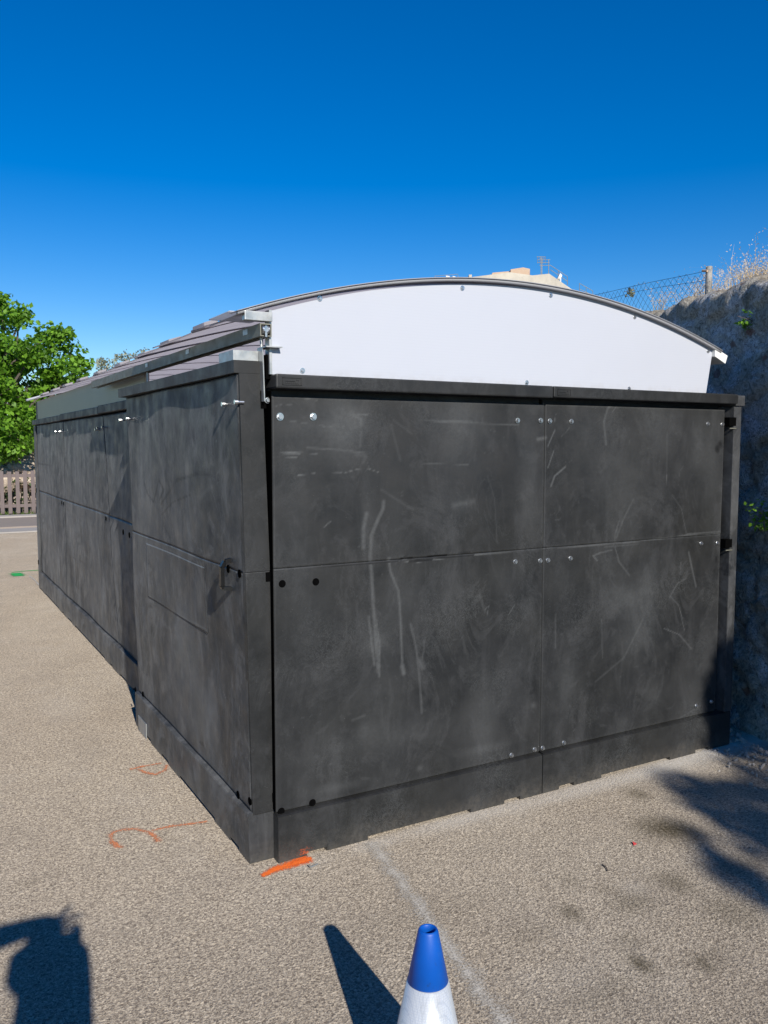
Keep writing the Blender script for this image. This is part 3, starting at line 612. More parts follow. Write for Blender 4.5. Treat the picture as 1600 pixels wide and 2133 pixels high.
# rail ------------------------------------------------------------------
RX = 1.142
prof = [(-.022, .0), (-.008, .0), (-.008, .004), (-.018, .004), (-.018, .042), (.018, .042), (.018, .004), (.008, .004), (.008, .0), (.022, .0), (.022, .046), (-.022, .046)]
rail = MB().prism([(RX + a, 2.875, 1.992 + z) for a, z in prof], (0, 3.2, 0)).build('sliding_rail', M['galv_dull'], shed, org=(RX, 2.9, 2.0))
r = MB()
for y in (2.885, 2.905): r.tube((RX - .014, y, 2.017), (RX + .014, y, 2.017), .015, n=16)
r.tube((RX, 2.87, 2.017), (RX, 2.93, 2.017), .010, n=12).box(RX - .004, RX + .004, 2.872, 2.91, 1.99, 2.03).build('roller', M['zinc'], rail)
for y in (3.0, 3.75, 4.5): MB().box(RX - .024, RX - .022, y, y + .05, 2.012, 2.032, .0005).build('bracket', M['galv'], rail)

# side glazing above the left wall, gable and roof -----------------------
MB().box(1.212, 1.220, 4.95, 9.62, 1.872, 2.062).build('side_panel', M['sideglaze'], shed, label='grey-green translucent strip above the far wall')
for y_ in (4.90, 9.62): MB().box(1.206, 1.226, y_, y_ + .04, 1.872, 2.06).build('side_panel_frame', M['galv_dull'], shed)
def arc(xl, xr, zc, k=.135, n_=40):
    xm = (xl + xr) / 2
    return [(xl + (xr - xl) * i / n_, zc - k * (xl + (xr - xl) * i / n_ - xm) ** 2) for i in range(n_ + 1)]
def arcband(y0, y1, xl, xr, zc, t, wave=0):
    V = []; n_ = 40; ny = 13
    for j in range(ny):
        u = j / (ny - 1); y = y0 + (y1 - y0) * u; dz = -wave * math.sin(math.pi * u) ** 1.0
        for (x, z) in arc(xl + (wave * .9) * math.cos(math.pi * u), xr, zc + dz * .4): V.append((x, y, z))
    m = len(V); V = np.array(V); V2 = V - np.array((0, 0, t)); F1 = gridfaces(n_ + 1, ny); F2 = F1[:, ::-1] + m
    idx = np.arange(m).reshape(ny, n_ + 1); ring = np.concatenate([idx[0, :], idx[1:, -1], idx[-1, -2::-1], idx[-2:0:-1, 0]]); i = np.arange(len(ring)); j = (i + 1) % len(ring)
    rim = np.stack([ring[i], ring[i] + m, ring[j] + m, ring[j]], -1)
    return np.concatenate([V, V2]), np.concatenate([F1, F2, rim])
ysec = [2.874, 3.44, 4.08, 4.72, 5.38, 6.05, 6.72, 7.38, 8.04, 8.70, 9.75]
roof = None
for i in range(len(ysec) - 1):
    t = i / (len(ysec) - 2); xl = 1.045 + .09 * min(1, max(0, (ysec[i] - 3.6) / 1.3)); xr = 3.60 - .02 * t; zc = 2.290 - .004 * i * .4
    V, Fq = arcband(ysec[i], ysec[i + 1] + .008, xl, xr, zc, .005, .004)
    if roof is None: roof = from_arrays('roof', V, Fq, M['roof'], shed, org=(2.36, 2.8, 2.2))
    else: from_arrays('roof_sheet', V, Fq, M['roof'], roof, org=(2.36, ysec[i], 2.2))
    if i > 0:
        V, Fq = arcband(ysec[i] - .012, ysec[i] + .014, xl - .005, xr + .01, zc + .008, .010)
        from_arrays('joint_strip', V, Fq, M['roofstrip'], roof, org=(2.36, ysec[i], 2.2))
        xm_ = (xl + xr) / 2; zz = lambda x: zc - .135 * (x - xm_) ** 2
        MB().prism([(xl - .006, ysec[i] - .17, zz(xl) + .002), (xl + .05, ysec[i] - .17, zz(xl + .05) + .004), (xl + .05, ysec[i] - .17, zz(xl + .05) + .018), (xl - .006, ysec[i] - .17, zz(xl) + .016)], (0, .155, 0)).build('profile_end', M['roofstrip'], roof)
V, Fq = arcband(2.95, 3.19, 1.032, 1.2, 2.301 - .135 * (1.26) ** 2, .004)
from_arrays('joint_strip', V, Fq, M['roofstrip_lit'], roof, org=(1, 3, 2.1))
V, Fq = arcband(9.72, 9.80, 1.125, 3.6, 2.298, .02); from_arrays('end_strip', V, Fq, M['roofstrip_lit'], roof, org=(2.36, 9.7, 2.2))
# near lip: two stepped arcs
V, Fq = arcband(2.870, 2.89, 1.035, 3.59, 2.2945, .012); from_arrays('edge_profile', V, Fq, M['rooflip'], roof, org=(2.36, 2.8, 2.2))
V, Fq = arcband(2.864, 2.95, 1.032, 3.595, 2.2975, .003); from_arrays('edge_profile', V, Fq, M['rooflip'], roof, org=(2.36, 2.8, 2.2))
# aluminium end block at the left eave
MB().box(1.06, 1.165, 2.868, 2.90, 2.045, 2.078, .002).build('end_block', M['galv'], roof)
MB().prism([(3.545, 2.872, 2.088), (3.64, 2.872, 2.052), (3.625, 2.872, 2.012), (3.545, 2.872, 2.045)], (0, 6.7, 0)).build('eave_profile', M['whiteplain'], roof)
# gable sheet
gp = [(1.167, 2.099 - .01)]
GT = [(x, z - .004) for x, z in arc(1.167, 3.553, 2.283, .135, 40)]
gab = MB().prism([(x, 2.892, z) for x, z in [(1.172, 1.8585)] + GT + [(3.511, 1.8585)]], (0, .012, 0)).build('gable_panel', M['white'], shed, org=(2.36, 2.89, 1.86), label='arched white ribbed sheet over the end wall')
for q in ((666, 622), (963, 600), (1147, 615), (1322, 660), (1475, 731), (630, 772), (1097, 797), (1310, 810)):
    bolt('screw', onY(*q, 2.892), gab, 'screw')
MB().box(1.160, 1.170, 2.888, 2.93, 1.8585, 2.09).build('gable_frame', M['galv'], shed)

# splash of orange paint on the plinth is on the ground mark; tiny nail beside it
MB().tube((1.262, 2.79, .004), (1.30, 2.80, .004), .0025).tube((1.262, 2.79, .004), (1.259, 2.789, .016), .0025).build('bent_nail', M['galv'], org=(1.27, 2.79, 0), label='small bent nail on the asphalt under the orange dash', cat='nail')
p = gz(1320, 1762); MB().prism([(p.x, p.y, .001), (p.x + .02, p.y + .003, .001), (p.x + .012, p.y + .018, .006)], (0, 0, .003)).build('plastic_scrap', M['clothr'], org=(p.x, p.y, 0), label='tiny red plastic scrap on the asphalt right of the parking line', cat='litter')

sec0 = [o for o in bpy.data.objects if o.name == 'wall_section'][0]
U_, V_ = np.meshgrid(np.linspace(1.175, 1.36, 30), np.linspace(.012, .13, 20)); ee = np.clip(np.hypot((U_ - 1.285) / .095, (V_ - .0) / .085), 0, 1.6)
from_arrays('paint_overspray', np.stack([U_, np.full_like(U_, YF - .0012), V_], -1).reshape(-1, 3), gridfaces(30, 20), spray('overspray', (.42, .10, .04), .36), sec0, attrs=dict(edge=ee))
p = gz(1266, 1816); MB().path([p + Vector((0, 0, .004)), p + Vector((.012, .02, .006)), p + Vector((.016, .045, .004))], .0022).build('twig', M['bark'], org=p, label='short dark twig on the asphalt right of the cone', cat='twig')
# ------------------------------------------------------------------ traffic cone
kx, ky = 1.036, 1.61; H = .447
cone = thing('traffic_cone', (kx, ky, 0), 'small traffic cone with blue top and white reflective sleeve', 'traffic cone')
def rad(z): return .0225 + (H - z) * .20
zb = H - .128
MB().lathe([(rad(zb), zb), (rad(zb) + .001, zb + .001), (rad(H - .005) + .001, H - .005), (rad(H) - .001, H), (rad(H) - .0035, H + .0005), (rad(H) - .006, H - .003), (rad(H) - .0065, H - .012), (rad(H) + .0, H - .05), (rad(zb) - .006, zb)], (kx, ky, 0), 48).build('cone_top', M['blue'], cone, smooth=True)
MB().lathe([(rad(.05) + .0025, .05), (rad(zb - .002) + .0025, zb - .002), (rad(zb) - .002, zb - .001)], (kx, ky, 0), 48).build('reflective_sleeve', M['reflect'], cone, smooth=True)
MB().lathe([(rad(.02) + .012, .018), (rad(.03) + .002, .03), (rad(.05), .05), (rad(.1) - .002, .1)], (kx, ky, 0), 48).build('cone_skirt', M['blue'], cone, smooth=True)
MB().box(kx - .14, kx + .14, ky - .14, ky + .14, .0, .022, .006).build('base', M['rubber'], cone)

# ------------------------------------------------------------------ rubble wall on the right
WB = math.radians(14); P0 = Vector((4.05, 2.85, 0)); WD = Vector((math.sin(WB), math.cos(WB), 0)); WN = Vector((-math.cos(WB), math.sin(WB), 0))
def wallpt(s, z, d=0): return P0 + WD * s + WN * d + Vector((0, 0, z))
def cellstone(s, z):
    v, pts = noise.voronoi(Vector((s * 2.3, z * 3.1, 3.7)) + .25 * noise.noise_vector(Vector((s * 2, z * 2, 0))))
    return min(1, max(0, (v[1] - v[0]) * 2.6))
def topz(s): return 2.50 + .04 * noise.noise(Vector((s * 1.1, 5, 0))) + .05 * noise.noise(Vector((s * 5, 2, 0))) + .03 * noise.noise(Vector((s * 17, 2, 0))) + (.09 if s < -.05 else 0) * min(1, (-.05 - s) * 6)
SS = np.arange(-1.4, 11, .025); SS = np.concatenate([SS[SS < 5], SS[SS >= 5][::4]]); nz_ = 105
rows = []; crest = []
for k in range(nz_ + 16):
    row = []; cr = []
    for s in SS:
        tz = topz(s)
        if k <= nz_:
            z = tz * k / nz_; e = cellstone(s, z); round_top = max(0, (z - tz + .05) / .05)
            d = .030 * min(1, e * 2.2) ** .5 + .018 * noise.fractal(Vector((s * 4, z * 4, 1)), .8, 2.1, 7) + .012 * noise.noise(Vector((s * 22, z * 22, 2))) - .045 * round_top ** 2 + .10 * max(0, .35 - z) * (1 + noise.noise(Vector((s * 3, 0, 0))))
            d = max(d, -.1)
            row.append(wallpt(s, z, d)); cr.append(max(0, (z - tz + .03 + .05 * noise.noise(Vector((s * 6, 9, 0)))) / .03))
        else:
            u = (k - nz_) / 15; z = tz + .03 * noise.fractal(Vector((s * 5, u * 4, 4)), .9, 2, 4) * (1 if u < 1 else 0) + .02 * u
            row.append(wallpt(s, z, -.10 - .55 * u)); cr.append(1)
    rows.append(row); crest.append(cr)
from_arrays('stone_wall', np.array([[tuple(p) for p in r] for r in rows]).reshape(-1, 3), gridfaces(len(SS), len(rows))[:, ::-1], M['stone'], org=P0, attrs=dict(crest=np.clip(np.array(crest), 0, 1)), smooth=False,
            label='tall rough rubble stone wall in shadow, right of the shed', cat='wall')
# solid back so the wall has depth
MB().prism([wallpt(-1.4, .0, -.1), wallpt(11, 0, -.1), wallpt(11, 0, -.64), wallpt(-1.4, 0, -.64)], (0, 0, 2.40)).build('wall_core', M['stone'], bpy.data.objects['stone_wall'])

# chain link fence on the wall
fen = thing('chain_link_fence', wallpt(.6, 2.5, -.2), 'dark chain-link fence with one grey concrete post on top of the stone wall', 'fence')
pb = wallpt(.88, 2.45, -.18)
pt = onX(1480, 546, pb.x); pt = Vector((pb.x, pb.y, 2.452 + .27))
MB().tube(pb, pt, .021, .020, n=14).build('post', M['post'], fen)
pw = MB()
def ftop(s): return 2.705 + .062 * (s - .88)
def fp(s, z): return wallpt(s, z, -.18 + .012 * math.sin(s * 5))
cell = .062; s0, s1 = .88, 7.6; zlo = 2.46
k = int((s1 - s0) / cell)
for sgn in (1, -1):
    for i in range(-14, k + 14):
        prev = None
        for j in range(0, 15):
            s = s0 + i * cell + sgn * j * cell / 2; z = zlo + .02 + j * cell / 2
            if s < s0 or s > s1 or z > ftop(s) + .01: prev = None; continue
            q = fp(s, z) + Vector((0, 0, .008 * noise.noise(Vector((s * 3, z * 3, 0)))))
            if prev is not None: pw.tube(prev, q, .0011, n=4, caps=False)
            prev = q
pw.build('wire_mesh', M['wire'], fen)
lw = MB(); L_ = [fp(s, ftop(s) - .005) for s in np.arange(s0, s1, .25)]; lw.path(L_, .0015, 5)
L_ = [fp(s, ftop(s) - .06 - .01 * math.sin(s * 3)) for s in np.arange(s0, s1, .25)]; lw.path(L_, .0013, 5); lw.build('line_wire', M['wire'], fen)
MB().tube(wallpt(.86, 2.69, -.155), wallpt(.91, 2.70, -.155), .008).build('tie_wire', M['terra'], fen)

# grasses -------------------------------------------------------------
def blades(name, roots, L, spread, mat, width=.003, heads=True, seed=1, **kw):
    rs = np.random.RandomState(seed); V = []; F_ = []; T = []
    for rt, ln in roots:
        for b in range(L):
            a = rs.uniform(0, 6.28); lean = rs.uniform(.1, spread); l = ln * rs.uniform(.5, 1.1); tone = rs.rand()
            d = Vector((math.cos(a), math.sin(a), 0)); sd = Vector((-d.y, d.x, 0)); p = Vector(rt) + Vector((rs.normal() * .02, rs.normal() * .02, 0)); prev = None; n_ = 6
            for i in range(n_ + 1):
                t = i / n_; q = p + d * (lean * l * t ** 2) + Vector((0, 0, l * (t - .45 * lean * t ** 2.5)))
                wd = width * (1 - .75 * t); V += [tuple(q + sd * wd), tuple(q - sd * wd)]; T += [tone, tone]
                c = len(V)
                if prev is not None: F_.append((prev, prev + 1, c - 1, c - 2))
                prev = c - 2
                if heads and t > .55:
                    for h in range(3):
                        o_ = q + Vector((rs.normal(), rs.normal(), rs.normal() - .4)) * .018; e = Vector((rs.normal(), rs.normal(), rs.normal() - 1)).normalized() * .014; f_ = e.cross(d).normalized() * .0022 if e.cross(d).length > 0 else sd * .002
                        c = len(V); V += [tuple(o_), tuple(o_ + e * .5 + f_), tuple(o_ + e), tuple(o_ + e * .5 - f_)]; T += [tone] * 4; F_.append((c, c + 1, c + 2, c + 3))
    return from_arrays(name, V, F_, mat, org=roots[0][0], attrs=dict(tone=T), **kw)
roots = []
rs = np.random.RandomState(3)
for _ in range(30): s = rs.uniform(.35, .62) if _ % 2 else rs.uniform(.0, .5); roots.append((wallpt(s, topz(s) - .01, -.16 - rs.uniform(0, .3)), rs.uniform(.14, .26)))
for _ in range(64): s = rs.uniform(-.9, .3); roots.append((wallpt(s, topz(s) - .01, -.14 - rs.uniform(0, .4)), rs.uniform(.18, .42)))
for _ in range(26): s = rs.uniform(.62, 1.5); roots.append((wallpt(s, topz(s) - .01, -.2 - rs.uniform(0, .3)), rs.uniform(.18, .34)))
blades('dry_grass', roots, 13, .95, M['straw'], .0016, label='dry straw-coloured grass growing along the top of the stone wall', cat='grass', kind='stuff')

def leaves_into(V, F_, T, c, r, n_, size, rs, flat=1., tone=None):
    for _ in range(n_):
        d = Vector(rs.normal(size=3)); d.normalize(); p = Vector(c) + Vector((d.x * r, d.y * r, d.z * r * flat)) * rs.uniform(.15, 1) ** .5
        a = Vector(rs.normal(size=3) + np.array((0, 0, -.5))); a.normalize(); b = a.cross(Vector(rs.normal(size=3) * .5 + np.array((0, 0, 1)))); 
        if b.length < 1e-3: continue
        b.normalize(); nn = a.cross(b); s = size * rs.uniform(.6, 1.25); k = len(V); t = min(1, max(0, rs.normal() * .25 + (.5 if tone is None else tone)))
        V += [tuple(p), tuple(p + a * s * .45 + b * s * .36 + nn * s * .08), tuple(p + a * s), tuple(p + a * s * .45 - b * s * .36 + nn * s * .08)]; T += [t] * 4
        F_.append((k, k + 1, k + 2, k + 3))
def small_plant(c, r, n_, size, seed, label, mat):
    rs = np.random.RandomState(seed); t = thing('wall_plant', c, label, 'plant'); V, F_, T = [], [], []
    for _ in range(6): leaves_into(V, F_, T, Vector(c) + Vector(rs.normal(size=3)) * r * .5, r * .6, n_, size, rs)
    from_arrays('foliage', V, F_, mat, t, attrs=dict(tone=T))
    m = MB()
    for _ in range(5): m.tube(Vector(c) - WN * .05, Vector(c) + Vector(rs.normal(size=3)) * r * .6, .002, n=5)
    m.build('stem', M['bark'], t)
def onW(x, y, d=.06):
    r_ = ray(x, y); P = P0 + WN * d; t = (P - _C).dot(WN) / r_.dot(WN); return _C + r_ * t
small_plant(onW(1552, 668, .08), .035, 9, .025, 5, 'small green weed rooted high up in a crack of the stone wall', M['leaf'])
small_plant(onW(1598, 1092, .12), .085, 28, .028, 6, 'leafy green weed halfway up the stone wall at the picture edge', M['leaf'])
small_plant(onW(1310, 605, -.25), .03, 5, .03, 8, 'small yellowish weed caught in the chain-link fence', M['olive'])

# gravel at the wall foot
rs = np.random.RandomState(9); g = MB()
for _ in range(420):
    s = rs.uniform(-1.2, .25); d = abs(rs.normal()) * .16 + .08; r_ = rs.uniform(.004, .012) * (1.8 if rs.rand() < .06 else 1)
    c = wallpt(s, 0, d + .08)
    if 1.1 < c.x < XR + .02 and c.y > 2.86: continue
    m_ = Matrix.Translation(c + Vector((0, 0, r_ * .4))) @ Matrix.Rotation(rs.uniform(0, 6), 4, Vector(rs.normal(size=3)).normalized()) @ Matrix.Diagonal((1.3 * r_, r_, r_ * .6, 1))
    bmesh.ops.create_icosphere(g.bm, subdivisions=1, radius=1, matrix=m_)
g.build('gravel', M['kerb'], org=(4, 2.6, 0), label='scattered pale stone chips along the foot of the stone wall', cat='gravel', kind='stuff')

# ------------------------------------------------------------------ trees
def tree(name, base, crown_blobs, nleaf, size, mat, label, cat='tree', seed=1, trunk_r=.12, fork=None, group=None, flat=.8, tone=None):
    rs = np.random.RandomState(seed); base = Vector(base); t = thing(name, base, label, cat, group)
    cen = sum((Vector(b[0]) for b in crown_blobs), Vector()) / len(crown_blobs)
    fork = Vector(fork) if fork else base.lerp(Vector((base.x * .6 + cen.x * .4, base.y * .6 + cen.y * .4, cen.z)), .6)
    m = MB(); m1 = base.lerp(fork, .5) + Vector((rs.normal(), rs.normal(), 0)) * .04
    m.tube(base, m1, trunk_r * 1.25, trunk_r, n=10).tube(m1, fork, trunk_r, trunk_r * .8, n=10).build('trunk', M['bark'], t, smooth=True)
    br = MB(); V, F_, T = [], [], []
    for (c, r) in crown_blobs:
        c = Vector(c); mid = fork.lerp(c, .5) + Vector(rs.normal(size=3)) * .12 * (c - fork).length * .5 + Vector((0, 0, .05))
        br.tube(fork, mid, trunk_r * .45, trunk_r * .28, n=6).tube(mid, c, trunk_r * .28, trunk_r * .1, n=6)
        nsub = max(4, int(nleaf * r * r / 55))
        tw = max(4, int(14 * r / .8))
        for k in range(nsub):
            d = Vector(rs.normal(size=3)); d.normalize(); q = c + Vector((d.x, d.y, d.z * flat)) * r * rs.uniform(.35, 1.08)
            if k < tw * 2: br.tube(c, q, trunk_r * .09, trunk_r * .03, n=4, caps=False)
            leaves_into(V, F_, T, q, size * rs.uniform(1.4, 2.6), 55 if nleaf > 900 else 34, size, rs, .7, tone)
    br.build('branch', M['bark'], t); from_arrays('crown', V, F_, mat, t, attrs=dict(tone=T)); return t
def blobs_px(lst, D, ppm): return [(atD(x, y, D + dd), r / ppm) for (x, y, r, dd) in lst]
D = 19.6; ppm = FPX / D
L = [(-60, 760, 75, 0), (10, 740, 62, .3), (70, 735, 48, -.3), (-10, 830, 70, -.6), (60, 815, 68, .2), (120, 790, 42, .1), (145, 738, 24, .2), (155, 775, 26, -.2), (10, 900, 55, -.7), (60, 885, 48, .1), (38, 668, 26, 0), (-10, 660, 34, .3), (2, 628, 14, 0), (95, 860, 50, .4),
     (-110, 850, 90, 0), (-90, 930, 60, 0), (170, 765, 18, .3), (28, 940, 22, -.4), (100, 700, 30, 0), (48, 655, 8, 0), (135, 695, 13, 0), (90, 930, 30, .8), (-200, 780, 110, .5), (-150, 680, 80, .5), (185, 800, 25, .6), (140, 830, 40, .8)]
bb = blobs_px(L, D, ppm); tb = gz(-60, 1150); cz = atD(-30, 830, D)
tree('broadleaf_tree', (cz.x, cz.y, 0), bb, 3300, .125, M['leaf'], 'bushy bright green tree at the left edge behind the far end of the shed', seed=4, trunk_r=.14, fork=(cz.x, cz.y, 1.9))
D = 24.; L = [(212, 775, 16, 0), (235, 765, 20, 0), (262, 752, 24, .4), (285, 742, 24, 0), (250, 790, 36, 0), (290, 780, 40, 0), (300, 735, 12, 0), (215, 752, 10, 0)]
cz = atD(255, 800, D)
tree('olive_tree', (cz.x, cz.y, 0), blobs_px(L, D, FPX / D), 700, .075, M['olive'], 'pale grey-green tree showing just above the shed roof', seed=5, trunk_r=.1, fork=(cz.x, cz.y, 2.3))

# tree standing behind the viewer on the right: its leafy boughs throw the dappled shade at the wall foot
K = 9.0
sh = [((1640, 1650), .14), ((1600, 1700), .10), ((1680, 1900), .14), ((1700, 1700), .28), ((1760, 1650), .5), ((1570, 1525), .10), ((1600, 1535), .10), ((1650, 1560), .10), ((1690, 1800), .15)]
def bough(a, b, n_, r0, r1):
    for i_ in range(n_):
        t_ = i_ / (n_ - 1); x_ = a[0] + (b[0] - a[0]) * t_ + random.gauss(0, 5); y_ = a[1] + (b[1] - a[1]) * t_ + random.gauss(0, 7); sh.append(((x_, y_), r0 + (r1 - r0) * t_))
        if random.random() < .7: sh.append(((x_ - random.uniform(8, 26), y_ + random.uniform(-26, 26)), .028))
bough((1620, 1655), (1385, 1618), 11, .075, .028); bough((1620, 1700), (1425, 1668), 9, .075, .028); bough((1620, 1745), (1490, 1712), 6, .07, .03)
bough((1630, 1900), (1440, 1735), 10, .065, .026); bough((1620, 1600), (1530, 1608), 3, .045, .028)
bb = []
for (q, r) in sh:
    g_ = gz(*q); k_ = K + random.uniform(-.4, .4); bb.append((g_ - SD * k_, r * .9))
for (x, z, r) in ((3.74, .25, .10), (3.78, .05, .13), (3.73, .42, .07), (3.85, .30, .12), (3.69, .1, .10), (3.70, .3, .10), (3.76, .5, .10), (3.82, .15, .16), (3.95, .6, .2), (4.1, 1.0, .2), (4.1, .5, .3)):
    bb.append((Vector((x, 2.88, z)) - SD * (K + .1), r))
for (x, z, r) in ((3.75, .04, .15), (3.74, .18, .16), (3.74, .32, .15), (3.76, .44, .13), (3.84, .2, .2)): bb.append((Vector((x, 2.88, z)) - SD * (K - 3.5), r))
for _ in range(12):
    q_ = (random.uniform(1430, 1640), 0); g_ = gz(q_[0], 1640 + (q_[0] - 1430) * random.uniform(-.45, 1.5)); bb.append((g_ - SD * (K + random.uniform(-1.5, .5)), random.uniform(.02, .05)))
for _ in range(14):
    g_ = Vector((random.uniform(4.6, 6.6), random.uniform(1.2, 3.6), 0)); bb.append((g_ - SD * (K + random.uniform(-1.2, .6)), random.uniform(.4, .7)))
t = thing('shade_tree', (4.3, -6.4, 0), 'leafy tree standing behind the viewer that shades the foot of the stone wall', 'tree')
MB().tube((4.3, -6.4, 0), (4.2, -6.4, 2.0), .17, .14, n=10).tube((4.2, -6.4, 2.0), (3.9, -6.35, 3.9), .14, .09, n=10).build('trunk', M['bark'], t, smooth=True)
br = MB(); V, F_, T = [], [], []; rs = np.random.RandomState(2)
for (c, r) in bb:
    br.tube((3.9, -6.35, 3.9), c, .007, .0025, n=5, caps=False)
    leaves_into(V, F_, T, c, r * 1.1, int(16 + 3000 * r * r) if c.y < -4 else int(26000 * r * r), .055, rs, .8)
br.build('branch', M['bark'], t); from_arrays('crown', V, F_, M['leaf'], t, attrs=dict(tone=T))

# ------------------------------------------------------------------ far left: picket fence, boulders, shrubs added for the dark gaps
pf = thing('picket_fence', (0, 19.9, .06), 'low brown wooden picket fence along the far side of the road', 'fence')
x = -3.2
cnt = 0
while x < 6.2 and cnt < 60:
    MB().box(x, x + .08, 19.88, 19.90, .10, 1.03 + .01 * math.sin(x * 9), .004).build('picket', M['picket'], pf); x += .158; cnt += 1
for z in (.27, .93): MB().box(-3.3, 6.3, 19.901, 19.93, z - .035, z + .035).build('fence_rail', M['picket'], pf)
for x in (-3.2, -.9, 1.42, 3.75, 6.1): MB().box(x - .05, x + .05, 19.931, 20.02, .06, .98, .004).build('fence_post', M['picket'], pf)
rs = np.random.RandomState(21)
spots = [(1.75, 21.6, .8, .45), (2.35, 21.7, .9, .42), (2.9, 21.5, .8, .5), (2.1, 22.1, 1.35, .42), (2.7, 22.2, 1.3, .4), (1.5, 22.1, 1.2, .5), (3.3, 22.1, 1.1, .5), (2.45, 22.5, 1.75, .38), (1.95, 22.6, 1.7, .36), (3.0, 22.6, 1.8, .4), (1.1, 21.5, .6, .5), (.5, 21.8, .7, .55), (3.6, 21.6, .6, .5), (1.3, 22.7, 1.8, .4), (.6, 22.5, 1.3, .5), (3.7, 22.5, 1.5, .5)]
words = ['lowest row left', 'lowest row middle', 'lowest row right']
for i, (x, y, z, r) in enumerate(spots):
    b = MB(); bmesh.ops.create_icosphere(b.bm, subdivisions=4, radius=1)
    for v in b.bm.verts:
        d = v.co.normalized(); k = r * (1 + .35 * noise.noise(d * 1.3 + Vector((i * 7, 0, 0))) + .12 * noise.noise(d * 4 + Vector((i, 3, 0)))); v.co = Vector((d.x * k * 1.15, d.y * k, d.z * k * .8)) + Vector((x, y, z))
    b.build('boulder', M['rock'], org=(x, y, z), label='pale beige boulder in the sunlit rock pile behind the picket fence', cat='rock', group='boulders piled behind the picket fence')
# earth bank that carries the boulders
b = MB(); b.prism([(-8, 21.2, -.01), (-8, 22.6, 1.3), (-8, 25, 1.9), (-8, 30, -.01)], (18, 0, 0)).build('earth_bank', M['pave'], kind='structure')
V, F_, T = [], [], []; rs = np.random.RandomState(31)
hd = thing('filler_shrubs', (1.5, 20.75, 0), 'low dark shrubs added to fill the black gaps right behind the picket fence', 'filler_shrubs')
for _ in range(120): leaves_into(V, F_, T, (rs.uniform(-3, 6.2), rs.uniform(20.5, 21.0), rs.uniform(.15, .68)), .22, 34, .07, rs)
from_arrays('foliage', V, F_, M['filler_shrubs'], hd, attrs=dict(tone=T)); m = MB()
for _ in range(40): x = rs.uniform(-3, 6.2); m.tube((x, 20.75, 0), (x + rs.normal() * .1, 20.75, .6), .01, n=5)
m.build('stem', M['bark'], hd)
roots = [(Vector((rs.uniform(.8, 3.4), rs.uniform(19.78, 20.15), .04)), rs.uniform(.08, .2)) for _ in range(110)]
blades('grass_verge', roots, 6, .9, M['lawn'], .008, False, 5, label='tufts of green grass along the foot of the picket fence', cat='grass', kind='stuff')

# ------------------------------------------------------------------ far buildings beyond the roof
def at(x, y, D): return atD(x, y, D)
def wallprism(b, pts, D, depth):
    P = [at(x, y, D) for x, y in pts]; P += [Vector((P[-1].x, P[-1].y, 0)), Vector((P[0].x, P[0].y, 0))]
    return b.prism(P, Vector((_F.x, _F.y, 0)) * depth)
D = 32.
bd = thing('apartment_building', Vector((at(1070, 600, D).x, at(1070, 600, D).y, 0)), 'cream rendered building with sloping parapet and chimney block beyond the shed roof', 'building')
wallprism(MB(), [(1040, 592), (1040, 581), (1144, 570), (1208, 614)], D, 6).build('wall', M['render'], bd)
wallprism(MB(), [(984, 590), (984, 577), (1062, 567), (1112, 574), (1112, 585)], D + 2, 6).build('wall', M['render'], bd)
wallprism(MB(), [(977, 590), (977, 572), (983, 572), (983, 590)], D + 1.9, .6).build('chimney', M['render'], bd)
wallprism(MB(), [(1064, 575), (1064, 561), (1090, 557), (1104, 560), (1104, 575)], D + 2.6, 3).build('stair_tower', M['terra'], bd)
wallprism(MB(), [(1024, 573), (1026, 568), (1060, 565), (1062, 572)], D + 3, 2).build('roof', M['terra'], bd)
a = MB(); DD = D + 1
for x, y0, y1 in ((1127, 534, 575), (1143, 540, 578), (1129, 540, 575)): a.tube(at(x, y1, DD), at(x, y0, DD), .013, n=6)
for y, x0, x1 in ((535, 1118, 1136), (541, 1120, 1146), (547, 1119, 1145), (553, 1124, 1146), (538, 1124, 1134)): a.tube(at(x0, y, DD), at(x1, y, DD), .010, n=5)
for x in (1120, 1125, 1131, 1136): a.tube(at(x, 534, DD), at(x, 549, DD), .008, n=5)
a.build('antenna', M['galv_dull'], bd)
a = MB()
for p_, q_ in (((1146, 552), (1182, 576)), ((1182, 576), (1182, 594)), ((1163, 563), (1163, 584)), ((1147, 562), (1182, 586))): a.tube(at(*p_, D + 1), at(*q_, D + 1), .012, n=5)
a.build('railing', M['galv_dull'], bd)
a = MB(); c = at(1168, 579, D + .5); 
b_ = c + Vector((_R)) * .16 + Vector((0, 0, .12)); a.tube(c, c + (_R * -.1 + Vector((0, 0, .05))) , .12, .16, n=16).tube(c, c - Vector((0, 0, .3)), .02).build('satellite_dish', M['whiteplain'], bd)
D2 = 34.
b2 = thing('apartment_building', Vector((at(930, 600, D2).x, at(930, 600, D2).y, 0)), 'flat-roofed building with a railed terrace and washing, just clearing the white arch', 'building')
wallprism(MB(), [(900, 592), (960, 592)], D2, 5).build('wall', M['render'], b2)
a = MB()
for x in (906, 930, 954): a.tube(at(x, 593, D2), at(x, 573 if x > 906 else 575, D2), .011, n=5)
for y, yy in ((575, 571), (583, 581)): a.tube(at(906, y, D2), at(954, yy, D2), .010, n=5)
a.build('railing', M['galv_dull'], b2)
